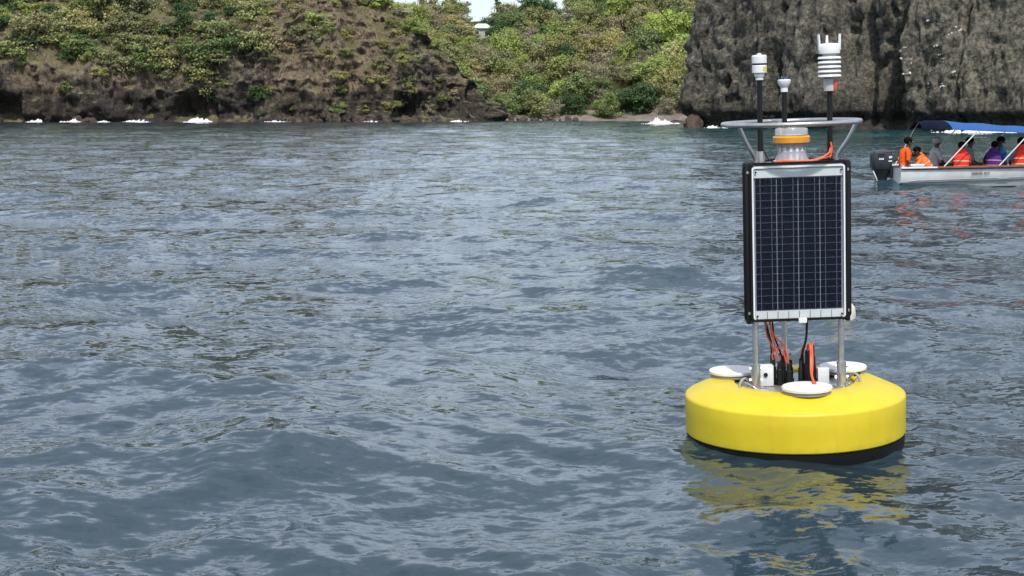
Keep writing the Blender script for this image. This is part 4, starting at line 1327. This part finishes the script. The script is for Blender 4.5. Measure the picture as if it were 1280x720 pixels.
# white junction box, lifting shackles, lifting eyes
jb = MB().bevbox((-0.165, -0.06, 0.345), (0.085, 0.05, 0.112), 0.005).build('junction_box', M['white_plastic'], buoy)
MB().tube([(-0.165, -0.0845, 0.352), (-0.165, -0.092, 0.352)], 0.011, n=10).build('box_plug', M['black_plastic'], jb)
jb = MB().bevbox((0.145, -0.045, 0.330), (0.06, 0.04, 0.082), 0.005).build('junction_box', M['white_plastic'], buoy)
for x, y, a in ((-0.285, -0.135, 0.5), (0.300, -0.10, -0.7), (0.0, 0.33, 0)):
    c, s = math.cos(a), math.sin(a)
    pts = [(x + c * 0.032 * math.cos(t), y + s * 0.032 * math.cos(t), 0.300 + 0.045 * math.sin(t)) for t in np.linspace(0, math.pi, 10)]
    MB().tube(pts, 0.0075, n=8).build('lifting_eye', M['steel'], buoy)
mb = MB().tube(smooth_path([(0.30, -0.10, 0.335), (0.325, -0.06, 0.335), (0.345, -0.02, 0.33)], 5), 0.007, n=8)
mb.build('tether', M['black_plastic'], buoy)
cable([(-0.285, -0.13, 0.325), (-0.25, -0.16, 0.31), (-0.23, -0.19, 0.296), (-0.17, -0.20, 0.294)], 0.006, M['steel'], 'lifting_cable')
cable([(-0.285, -0.14, 0.33), (-0.31, -0.12, 0.31), (-0.29, -0.09, 0.305)], 0.006, M['steel'], 'lifting_cable')

# ------------------------------------------------------------------ white mooring float behind the buoy
M['float'] = simple('float_cream', (0.74, 0.71, 0.62), 0.45, var=0.07, nscale=9, wear=(0.45, 0.42, 0.33))
fy = 11.9
fl = empty('mooring_float', ((1051 - 640) / 1900 * fy, fy, 0.0), (R(4), R(6), 0))
tag(fl, 'cream-white mooring float half hidden behind the solar panel', 'float')
MB().lathe([(0.02, -0.13), (0.09, -0.08), (0.122, 0.0), (0.127, 0.07), (0.125, 0.14), (0.108, 0.20), (0.065, 0.235), (0.035, 0.245), (0.0005, 0.246)], n=36).build('float_body', M['float'], fl)
MB().lathe([(0.1262, 0.02), (0.1275, 0.03), (0.1272, 0.045), (0.126, 0.052)], n=36, cap=False).build('seam_band', M['float'], fl)
MB().tube([(0.03 * math.cos(t), 0, 0.240 + 0.035 * math.sin(t)) for t in np.linspace(0, math.pi, 9)], 0.007, n=8).build('top_eye', M['steel'], fl)


# ------------------------------------------------------------------ tour boat with people
M['boat_white'] = simple('boat_gelcoat', (0.88, 0.89, 0.88), 0.35, var=0.07, nscale=3, wear=(0.55, 0.56, 0.53))
M['boat_inside'] = simple('boat_inside', (0.42, 0.44, 0.43), 0.6, var=0.12, nscale=3)
M['wood'] = simple('gunwale_wood', (0.34, 0.10, 0.05), 0.5, var=0.25, nscale=6)
M['chine'] = simple('chine_grey', (0.30, 0.33, 0.33), 0.5, var=0.1)
M['engine'] = simple('engine_grey', (0.030, 0.034, 0.042), 0.38, var=0.2, nscale=8)
M['engine_dark'] = simple('engine_black', (0.010, 0.011, 0.013), 0.42, var=0.2, nscale=8)
M['decal'] = simple('decal_white', (0.75, 0.75, 0.75), 0.5, var=0.05)
M['decal_red'] = simple('decal_red', (0.30, 0.04, 0.06), 0.5, var=0.1)
M['letter'] = simple('letter_black', (0.02, 0.02, 0.03), 0.5, var=0.1)
M['canvas_blue'] = simple('canvas_blue', (0.014, 0.090, 0.30), 0.75, var=0.14, nscale=5, bump=0.004)
M['canvas_shaded'] = simple('canvas_shaded', (0.005, 0.008, 0.022), 0.9, var=0.2, nscale=5, bump=0.004, spec=0.1)  # shade on the canopy's aft end, put into the canvas colour as dark navy
M['pole_white'] = simple('pole_white', (0.74, 0.74, 0.72), 0.35, var=0.05)

BY = 35.5
boat = empty('tour_boat', ((1114 - 640) / 1900 * BY, BY, 0.0), (R(0.5), R(-0.8), R(2.0)))
tag(boat, 'long white open tour boat with blue canopy and outboard, cut by right photo edge', 'boat')

LB = 6.6
def sect(t):
    """t 0 stern .. 1 bow -> half beam at gunwale, at chine, z gunwale, z chine, z keel"""
    taper = 1 - max(0, (t - 0.45) / 0.55) ** 2.2
    bg = 0.84 * (0.90 + 0.10 * min(1, t / 0.3)) * max(taper, 0.02)
    bc = 0.74 * (0.92 + 0.08 * min(1, t / 0.3)) * max(1 - max(0, (t - 0.35) / 0.6) ** 1.8, 0.01)
    zg = 0.375 + 0.02 * t + 0.42 * max(0, t - 0.35) ** 1.6
    zc = 0.055 + 0.12 * t + 0.50 * max(0, t - 0.5) ** 1.6
    zk = -0.17 + 0.02 * t + 0.75 * max(0, t - 0.72) ** 1.4
    return bg, bc, zg, zc, zk
NSX = 34
def ring_pts(t, inset=0.0):
    bg, bc, zg, zc, zk = sect(t)
    x = t * LB + 0.25 * max(0, t - 0.8) * 0
    return [(x, -bg, zg), (x, -(bg * 0.55 + bc * 0.45) - 0.004, zg * 0.5 + zc * 0.5), (x, -bc - 0.018, zc + 0.012), (x, -bc, zc - 0.012), (x, -bc * 0.5, (zc + zk) * 0.5 - 0.01), (x, 0, zk),
            (x, bc * 0.5, (zc + zk) * 0.5 - 0.01), (x, bc, zc - 0.012), (x, bc + 0.018, zc + 0.012), (x, (bg * 0.55 + bc * 0.45) + 0.004, zg * 0.5 + zc * 0.5), (x, bg, zg)]
mb = MB()
pts, F = [], []
for i in range(NSX + 1): pts += ring_pts(i / NSX)
k = 11
for i in range(NSX):
    for j in range(k - 1):
        F.append((i * k + j, i * k + j + 1, (i + 1) * k + j + 1, (i + 1) * k + j))
F.append(tuple(range(k - 1, -1, -1)))                    # transom
mb.add(pts, F)
hullb = mb.build('boat_hull', M['boat_white'], boat, angle=28)
# inner skin and floor
pts, F = [], []
for i in range(NSX + 1):
    t = 0.006 + 0.97 * i / NSX
    bg, bc, zg, zc, zk = sect(t); x = t * LB + 0.03
    g_ = max(bg - 0.05, 0.01); c_ = max(bc - 0.07, 0.008); zf = max(-0.06, zk + 0.09)
    pts += [(x, -g_, zg - 0.004), (x, -c_, zf), (x, 0, zf), (x, c_, zf), (x, g_, zg - 0.004)]
k = 5
for i in range(NSX):
    for j in range(k - 1): F.append((i * k + j, (i + 1) * k + j, (i + 1) * k + j + 1, i * k + j + 1))
F.append(tuple(range(k)))
MB().add(pts, F).build('inner_hull', M['boat_inside'], boat, angle=28)
# gunwale rails: white aft, wood forward; dark rub line beneath
for sgn in (-1, 1):
    def rail(t0, t1, m, w, h, dz, name, out=0.0):
        pts, F = [], []
        n = 24
        for i in range(n + 1):
            t = t0 + (t1 - t0) * i / n
            bg, bc, zg, zc, zk = sect(t)
            x = t * LB; o = sgn * (bg + 0.012 + out); q = sgn * max(bg - w, 0.0)
            pts += [(x, q, zg + dz), (x, o, zg + dz), (x, o, zg + dz + h), (x, q, zg + dz + h)]
        for i in range(n):
            for j in range(4):
                F.append((i * 4 + j, i * 4 + (j + 1) % 4, (i + 1) * 4 + (j + 1) % 4, (i + 1) * 4 + j))
        F += [(3, 2, 1, 0), tuple(n * 4 + j for j in range(4))]
        MB().add(pts, F).build(name, m, boat, smooth=False)
    rail(0.0, 0.125, M['boat_white'], 0.11, 0.030, 0.002, 'stern_rail')
    rail(0.1255, 0.985, M['wood'], 0.085, 0.034, 0.002, 'gunwale')
    rail(0.0, 0.985, M['engine_dark'], -0.003, 0.030, -0.034, 'rub_rail', 0.006)
    # moulded spray line low on the side
    pts = []
    for i in range(30):
        t = 0.03 + 0.85 * i / 29
        bg, bc, zg, zc, zk = sect(t)
        pts.append((t * LB, sgn * (bc + 0.022), zc + 0.035 - 0.06 * max(0, 0.05 - t) * 20 * 0.6))
    MB().tube(pts, 0.012, n=6).build('spray_line', M['chine'], boat)
# thwarts
for x in (0.28, 0.92, 1.62, 2.35, 3.05, 3.8):
    w = sect(x / LB)[0] * 2 - 0.14
    MB().bevbox((x, 0, 0.13), (0.26, w, 0.05), 0.008).build('thwart', M['boat_inside'], boat)
# name on the side: illegible dark painted strokes
def side_y(x):
    t = x / LB; bg, bc, zg, zc, zk = sect(t)
    return -((bg * 0.55 + bc * 0.45) * 0.5 + bg * 0.5) - 0.012
rs = random.Random(3)
nm = MB()
xx = 1.62
for wd in (6, 3):
    for c in range(wd):
        z0 = 0.245
        for s_ in range(2):
            nm.box((xx + 0.012 * s_ * 1.7, side_y(xx) + 0.0, z0 + rs.uniform(-0.012, 0.012)), (0.008, 0.006, rs.uniform(0.03, 0.085 if c == 0 else 0.06)), rot=(0, rs.uniform(-0.5, 0.5), 0))
        nm.box((xx + 0.010, side_y(xx), z0 + rs.choice((-0.02, 0.0, 0.02))), (0.026, 0.006, 0.008))
        xx += 0.042
    xx += 0.03
nm.build('painted_name', M['letter'], boat, smooth=False)
# canopy
CXA, CXB = 0.56, 3.04
def canopy(t0, t1, m, name):
    pts, F = [], []
    nu, nv = 12, 14
    for top in (1, 0):
        for i in range(nu + 1):
            t = t0 + (t1 - t0) * i / nu
            x = CXA + (CXB - CXA) * t
            zc = 1.475 - 0.205 * t - 0.13 * max(0, 0.10 - t) * 10 * 0.5
            for j in range(nv + 1):
                v = -1 + 2 * j / nv
                half = 0.80 * (1 - 0.35 * max(0, 0.12 - t) / 0.12)
                sag = 0.19 * abs(v) ** 2.4 * (1 - 0.35 * t) + 0.012 * math.sin(t * 18) * (1 - abs(v))
                pts.append((x, v * half, zc - sag - (0 if top else 0.012)))
    k = nv + 1; N0 = (nu + 1) * k
    for i in range(nu):
        for j in range(nv):
            a = i * k + j
            F.append((a, a + k, a + k + 1, a + 1))
            F.append((N0 + a, N0 + a + 1, N0 + a + k + 1, N0 + a + k))
    for i in range(nu):
        a = i * k; F.append((a, N0 + a, N0 + a + k, a + k))
        a = i * k + nv; F.append((a, a + k, N0 + a + k, N0 + a))
    for j in range(nv):
        a = j; F.append((a, a + 1, N0 + a + 1, N0 + a))
        a = nu * k + j; F.append((a, N0 + a, N0 + a + 1, a + 1))
    MB().add(pts, F).build(name, m, boat, angle=50)
canopy(0.0, 0.24, M['canvas_shaded'], 'canopy_aft')
canopy(0.2405, 1.0, M['canvas_blue'], 'canopy')
def pole(p, q, r=0.013): return MB().tube([p, q], r, n=8).build('canopy_pole', M['pole_white'], boat)
for s in (-1, 1):
    pole((0.97, s * 0.78, 0.40), (1.72, s * 0.76, 1.19), 0.014)
    pole((2.24, s * 0.80, 0.41), (2.92, s * 0.76, 1.12), 0.014)
    pole((0.30, s * 0.76, 0.40), (0.72, s * 0.66, 1.25), 0.010) if s > 0 else None
    pole((2.75, s * 0.80, 0.41), (2.30, s * 0.76, 1.15), 0.009) if s > 0 else None
for t in (0.06, 0.48, 0.95):
    x = CXA + (CXB - CXA) * t; zc = 1.475 - 0.205 * t - 0.018
    if t < 0.1: zc -= 0.035
    w = 0.79 if t > 0.1 else 0.66
    MB().tube([(x, v * w, zc - 0.19 * abs(v) ** 2.4 * (1 - 0.35 * t)) for v in np.linspace(-1, 1, 15)], 0.011, n=8).build('canopy_bow', M['pole_white'], boat)

# outboard motor: moves with the boat but tilts on its own
om = empty('outboard_motor', (0, 0, 0)); om.parent = boat
mb = MB()
def loft(secs):
    pts, F = [], []
    n = len(secs[0])
    for s in secs: pts += s
    for i in range(len(secs) - 1):
        for j in range(n): F.append((i * n + j, i * n + (j + 1) % n, (i + 1) * n + (j + 1) % n, (i + 1) * n + j))
    F.append(tuple(reversed(range(n)))); F.append(tuple(range((len(secs) - 1) * n, len(secs) * n)))
    return pts, F
def rrect(x0, x1, hw, z, r, n=4):
    out = []
    for cx, cy, a0 in ((x1 - r, hw - r, 0), (x0 + r, hw - r, 90), (x0 + r, -hw + r, 180), (x1 - r, -hw + r, 270)):
        for k in range(n + 1):
            a = R(a0 + 90 * k / n); out.append((cx + r * math.cos(a), cy + r * math.sin(a), z))
    return out
p, f = loft([rrect(-0.45, -0.06, 0.14, 0.34, 0.05), rrect(-0.49, -0.03, 0.165, 0.40, 0.06), rrect(-0.495, -0.02, 0.17, 0.60, 0.06), rrect(-0.485, -0.03, 0.165, 0.71, 0.06), rrect(-0.46, -0.05, 0.15, 0.755, 0.06), rrect(-0.40, -0.10, 0.11, 0.775, 0.05)])
MB().add(p, f).build('engine_cowl', M['engine'], om, angle=40)
p, f = loft([rrect(-0.34, -0.16, 0.07, -0.36, 0.03), rrect(-0.36, -0.14, 0.08, 0.05, 0.04), rrect(-0.42, -0.08, 0.12, 0.28, 0.05), rrect(-0.455, -0.055, 0.145, 0.338, 0.05)])
MB().add(p, f).build('engine_leg', M['engine_dark'], om, angle=40)
p, f = loft([rrect(-0.50, -0.08, 0.11, -0.045, 0.05), rrect(-0.50, -0.08, 0.11, -0.025, 0.05)])
MB().add(p, f).build('cavitation_plate', M['engine_dark'], om)
MB().box((-0.02, 0, 0.26), (0.10, 0.24, 0.26)).build('transom_bracket', M['engine_dark'], om, smooth=False)
MB().tube(smooth_path([(-0.47, -0.10, 0.30), (-0.41, -0.12, 0.16), (-0.36, -0.10, 0.04)], 4), 0.016, n=8).build('trim_arm', M['decal'], om)
MB().box((-0.30, -0.1725, 0.665), (0.16, 0.004, 0.065)).build('cowl_panel', M['engine_dark'], om, smooth=False)
dm = MB()
for i, (dx, w) in enumerate(((-0.335, 0.030), (-0.295, 0.028), (-0.258, 0.030))): dm.box((dx, -0.1735, 0.575), (w, 0.004, 0.038))
dm.build('engine_number', M['decal'], om, smooth=False)
dm = MB().box((-0.085, -0.1725, 0.615), (0.075, 0.004, 0.05), rot=(0, -0.2, 0)).box((-0.09, -0.1725, 0.525), (0.085, 0.004, 0.03))
dm.build('engine_stripe', M['decal'], om, smooth=False)
MB().box((-0.155, -0.172, 0.735), (0.19, 0.006, 0.012)).build('engine_stripe', M['decal_red'], om, smooth=False)
MB().tube([(-0.06, 0.03, 0.50), (0.30, 0.12, 0.56)], 0.018, n=8).build('tiller', M['engine_dark'], om)

# ------------------------------------------------------------------ people
SKIN = simple('skin_dark_brown', (0.060, 0.032, 0.020), 0.5, var=0.1, nscale=10)
HAIR = simple('hair_black', (0.006, 0.005, 0.005), 0.9, var=0.3, nscale=40, spec=0.1)
EYE = simple('eye_white', (0.6, 0.58, 0.55), 0.3, var=0.02)
def cloth(name, c): return simple(name, c, 0.85, var=0.16, nscale=9, bump=0.01, spec=0.2)
C_ORANGE = cloth('orange_shirt', (0.86, 0.115, 0.015)); C_WHITE = cloth('white_shorts', (0.62, 0.60, 0.66)); C_NAVY = cloth('navy_trousers', (0.025, 0.025, 0.055))
C_GREY = cloth('grey_shirt', (0.26, 0.27, 0.25)); C_LGREY = cloth('light_grey_shirt', (0.50, 0.51, 0.52)); C_PURPLE = cloth('purple_top', (0.070, 0.035, 0.20)); C_PINK = cloth('pink_cloth', (0.60, 0.22, 0.30))
C_BLUE = cloth('blue_shirt', (0.05, 0.24, 0.50)); C_RED = cloth('red_vest', (0.80, 0.055, 0.035)); C_VORANGE = cloth('orange_vest', (0.85, 0.20, 0.055)); C_PEACH = cloth('peach_strap', (0.80, 0.42, 0.28)); C_CAP = cloth('grey_cap', (0.45, 0.46, 0.47))

def person(label, loc, yaw, lean=0.10, head=0.0, arms=None, shirt=C_GREY, shorts=C_NAVY, sleeve=0.9, vest=None, hat=None, scale=1.0, nod=0.0, vest_trim=None):
    """seated figure facing +X, hips at the origin; arms: (right elbow, right wrist, left elbow, left wrist) offsets from shoulders"""
    root = empty('person', loc, (0, 0, yaw)); root.scale = (scale,) * 3
    tag(root, label, 'person', 'people aboard the tour boat')
    ML = Matrix.Rotation(lean, 3, 'Y')
    def T(v): return ML @ Vector(v)
    arms = arms or ((0.10, -0.05, -0.24), (0.30, 0.05, -0.34), (0.10, 0.05, -0.24), (0.30, -0.05, -0.34))
    J, E, Rr, part = [], [], [], []
    def v(p, r, parent=None, what='skin'):
        J.append(Vector(p)); Rr.append(r); part.append(what)
        if parent is not None: E.append((parent, len(J) - 1))
        return len(J) - 1
    pel = v((0, 0, 0.03), (0.135, 0.165), None, 'shorts')
    wai = v(T((0, 0, 0.19)), (0.105, 0.145), pel, 'shirt')
    che = v(T((0.005, 0, 0.36)), (0.115, 0.165), wai, 'shirt')
    uch = v(T((0.0, 0, 0.465)), (0.085, 0.115), che, 'shirt')
    nek = v(T((0.012, 0, 0.545)), (0.052, 0.052), uch, 'skin')
    hq = Matrix.Rotation(head, 3, 'Z') @ Matrix.Rotation(nod, 3, 'Y')
    nb = T((0.012, 0, 0.545))
    jaw = v(nb + hq @ Vector((0.028, 0, 0.065)), (0.066, 0.060), nek)
    crn = v(nb + hq @ Vector((0.022, 0, 0.150)), (0.094, 0.078), jaw)
    top = v(nb + hq @ Vector((0.012, 0, 0.205)), (0.070, 0.060), crn)
    wrists = []
    for s, (e, w) in ((-1, arms[0:2]), (1, arms[2:4])):
        sh = T((0.0, s * 0.165, 0.455))
        a = v(sh, (0.062, 0.062), uch, 'shirt')
        el = sh + Vector(e); wr = sh + Vector(w)
        m = v(sh.lerp(el, 0.55), (0.048, 0.048), a, 'shirt' if sleeve > 0.4 else 'skin')
        b = v(el, (0.040, 0.040), m, 'skin')
        c = v(el.lerp(wr, 0.35), (0.040, 0.040), b)
        d = v(wr, (0.026, 0.030), c)
        dirw = (wr - el).normalized()
        pm = v(wr + dirw * 0.055, (0.018, 0.038), d)
        wrists.append((wr, dirw, s))
    for s in (-1, 1):
        hp = v((0.07, s * 0.095, 0.0), (0.092, 0.092), pel, 'shorts')
        th = v((0.22, s * 0.11, 0.035), (0.080, 0.080), hp, 'shorts')
        kn = v((0.40, s * 0.12, 0.055), (0.058, 0.058), th, 'skin')
        cf = v((0.42, s * 0.12, -0.07), (0.055, 0.055), kn)
        an = v((0.42, s * 0.12, -0.235), (0.036, 0.036), cf)
        ft = v((0.52, s * 0.13, -0.262), (0.034, 0.040), an)
    me = bpy.data.meshes.new('body')
    me.from_pydata(J, E, [])
    o = bpy.data.objects.new('body_tmp', me); COL.objects.link(o)
    sk = o.modifiers.new('skin', 'SKIN'); sk.use_smooth_shade = True
    me.skin_vertices[0].data[0].use_root = True
    for d, r in zip(me.skin_vertices[0].data, Rr): d.radius = r
    ss = o.modifiers.new('sub', 'SUBSURF'); ss.levels = 1; ss.render_levels = 1
    dg = bpy.context.evaluated_depsgraph_get()
    ev = o.evaluated_get(dg)
    m2 = bpy.data.meshes.new_from_object(ev)
    verts = [x.co.copy() for x in m2.vertices]; faces = [tuple(p.vertices) for p in m2.polygons]
    bpy.data.objects.remove(o); bpy.data.meshes.remove(m2)
    mb = MB()
    mats = {'skin': 0, 'shirt': 1, 'shorts': 2}
    mid = []
    for f in faces:
        c = sum((verts[i] for i in f), Vector()) / len(f)
        best = min(range(len(J)), key=lambda k: (J[k] - c).length - 0.6 * max(Rr[k]))
        mid.append(mats[part[best]])
    mb.v = [tuple(x) for x in verts]; mb.f = faces; mb.m = mid
    mb.mi = 0
    # fingers, thumb, nose and ears grow out of the same mesh
    for wr, dw, s in wrists:
        side = dw.cross(Vector((0, 0, 1)))
        if side.length < 0.2: side = Vector((0, 1, 0))
        side.normalize(); nrm = side.cross(dw).normalized()
        base = wr + dw * 0.075
        for q, (off, ln) in enumerate(((-0.027, 0.062), (-0.009, 0.072), (0.009, 0.070), (0.027, 0.055))):
            p0 = base + side * off; p1 = p0 + dw * ln * 0.55 - nrm * 0.010; p2 = p1 + dw * ln * 0.35 - nrm * 0.026
            mb.tube([p0 - dw * 0.02, p1, p2], [0.010, 0.009, 0.007], n=6)
        t0 = wr + dw * 0.03 - side * s * 0.030
        mb.tube([t0, t0 + dw * 0.03 - side * s * 0.022 - nrm * 0.012, t0 + dw * 0.058 - side * s * 0.020 - nrm * 0.024], [0.012, 0.010, 0.008], n=6)
    fc = nb + hq @ Vector((0.025, 0, 0.115))
    mb.ellipsoid(fc + hq @ Vector((0.094, 0, -0.008)), (0.016, 0.014, 0.022), n=8, m=6)
    for s in (-1, 1):
        mb.ellipsoid(fc + hq @ Vector((-0.005, s * 0.080, 0.0)), (0.018, 0.010, 0.030), n=8, m=6)
    body = mb.build('body', [SKIN, shirt, shorts], root, angle=80)
    for s in (-1, 1):
        MB().ellipsoid(fc + hq @ Vector((0.086, s * 0.030, 0.020)), (0.008, 0.013, 0.008), n=8, m=6).build('eye', EYE, root)
    MB().ellipsoid(fc + hq @ Vector((0.084, 0, -0.048)), (0.008, 0.024, 0.006), n=8, m=5).build('mouth', C_PINK, root)
    hc = fc + hq @ Vector((-0.012, 0, 0.045))
    if hat:
        h = MB().ellipsoid(hc + hq @ Vector((0, 0, 0.012)), (0.112, 0.096, 0.088), n=16, m=10)
        h.box(hc + hq @ Vector((0.13, 0, 0.0)), (0.10, 0.13, 0.012), rot=(0, 0.15, head))
        h.build('cap', hat, root)
    else:
        MB().ellipsoid(hc + hq @ Vector((-0.008, 0, 0.006)), (0.103, 0.090, 0.086), n=16, m=10).build('hair', HAIR, root)
    if vest:
        vb = MB()
        pts, F = [], []
        n = 22; lev = [(0.08, 0.128, 0.178), (0.14, 0.140, 0.184), (0.24, 0.148, 0.188), (0.34, 0.150, 0.192), (0.42, 0.138, 0.182), (0.475, 0.110, 0.150), (0.51, 0.085, 0.115)]
        for (z, dx, dy) in lev:
            for i in range(n):
                a = 2 * math.pi * i / n
                ca, sa = math.cos(a), math.sin(a)
                pts.append(T((dx * math.copysign(abs(ca) ** 0.75, ca), dy * math.copysign(abs(sa) ** 0.75, sa), z)))
        for i in range(len(lev) - 1):
            for j in range(n): F.append((i * n + j, i * n + (j + 1) % n, (i + 1) * n + (j + 1) % n, (i + 1) * n + j))
        vb.add(pts, F)
        for s in (-1, 1):      # shoulder pads
            vb.ellipsoid(T((0.0, s * 0.10, 0.50)), (0.125, 0.055, 0.045), n=12, m=8, rot=(0, lean, 0))
        vb.ellipsoid(T((-0.07, 0, 0.545)), (0.045, 0.12, 0.075), n=12, m=8, rot=(0, lean, 0))
        vo = vb.build('life_vest', vest, root, angle=60)
        sb = MB()
        for z in (0.17, 0.30):
            pts, F = [], []
            for zz in (z - 0.016, z + 0.016):
                for i in range(n):
                    a = 2 * math.pi * i / n
                    ca, sa = math.cos(a), math.sin(a)
                    pts.append(T((0.156 * math.copysign(abs(ca) ** 0.75, ca), 0.196 * math.copysign(abs(sa) ** 0.75, sa), zz)))
            for j in range(n): F.append((j, (j + 1) % n, n + (j + 1) % n, n + j))
            sb.add(pts, F)
        sb.build('vest_strap', vest_trim or C_PEACH, vo, angle=60)
    return root

def on_boat(x, y, z): return boat.matrix_basis @ Vector((x, y, z))
bpy.context.view_layer.update()
HZ = 0.225
person('helmsman in orange shirt and pale shorts at the outboard, arm stretched forward', on_boat(0.16, -0.25, 0.30), R(2), 0.20, 0, ((-0.02, -0.05, -0.25), (0.22, -0.02, -0.34), (0.22, 0.03, -0.10), (0.46, 0.0, -0.06)), C_ORANGE, C_WHITE, 0.9)
person('hunched passenger in orange life vest nearest the helmsman', on_boat(0.86, -0.22, HZ), R(170), 0.62, 0.3, ((0.16, -0.03, -0.20), (0.33, 0.03, -0.12), (0.16, 0.03, -0.20), (0.33, -0.03, -0.12)), C_VORANGE, C_NAVY, 0.9, vest=C_VORANGE, scale=0.92, nod=0.25)
person('passenger in light grey shirt and grey cap', on_boat(1.05, 0.32, HZ + 0.03), R(8), 0.12, 0.0, None, C_LGREY, C_GREY, 0.9, hat=C_CAP)
person('passenger in red life vest with back turned, in front of grey-shirted passenger', on_boat(1.50, -0.38, HZ), R(75), 0.10, 0.0, None, C_RED, C_NAVY, 0.9, vest=C_RED, scale=0.93)
person('bareheaded passenger in olive-grey shirt beside the red life vest', on_boat(1.80, 0.12, HZ + 0.03), R(-25), 0.06, 0.5, None, C_GREY, C_GREY, 0.9)
person('passenger in purple and navy top leaning in the middle of the boat', on_boat(2.28, -0.30, HZ), R(60), 0.12, 0.2, ((0.12, -0.10, -0.22), (0.30, -0.05, -0.30), (0.15, 0.12, -0.18), (0.32, 0.02, -0.25)), C_PURPLE, C_NAVY, 0.9, vest=C_PURPLE, vest_trim=C_PINK, scale=0.93)
person('passenger in blue shirt seen between canopy pole and last red vest', on_boat(2.68, 0.25, HZ + 0.03), R(170), 0.05, 0.2, None, C_BLUE, C_BLUE, 0.9)
person('passenger in red life vest over blue clothes at the right photo edge', on_boat(2.93, -0.32, HZ + 0.02), R(95), 0.08, -0.3, None, C_BLUE, C_BLUE, 0.9, vest=C_RED)
cb = empty('cool_box', on_boat(0.43, -0.45, 0.155), (0, 0, R(2)))
tag(cb, 'small white cool box beside the helmsman', 'cool box')
MB().bevbox((0, 0, 0.13), (0.30, 0.22, 0.26), 0.02).build('box_body', M['white_plastic'], cb)
MB().bevbox((0, 0, 0.283), (0.32, 0.24, 0.045), 0.014).build('box_lid', M['lid'], cb)
MB().tube(smooth_path([(-0.14, -0.115, 0.25), (-0.1, -0.15, 0.20), (0.1, -0.15, 0.20), (0.14, -0.115, 0.25)], 4), 0.008, n=6).build('box_handle', M['grey_plastic'], cb)
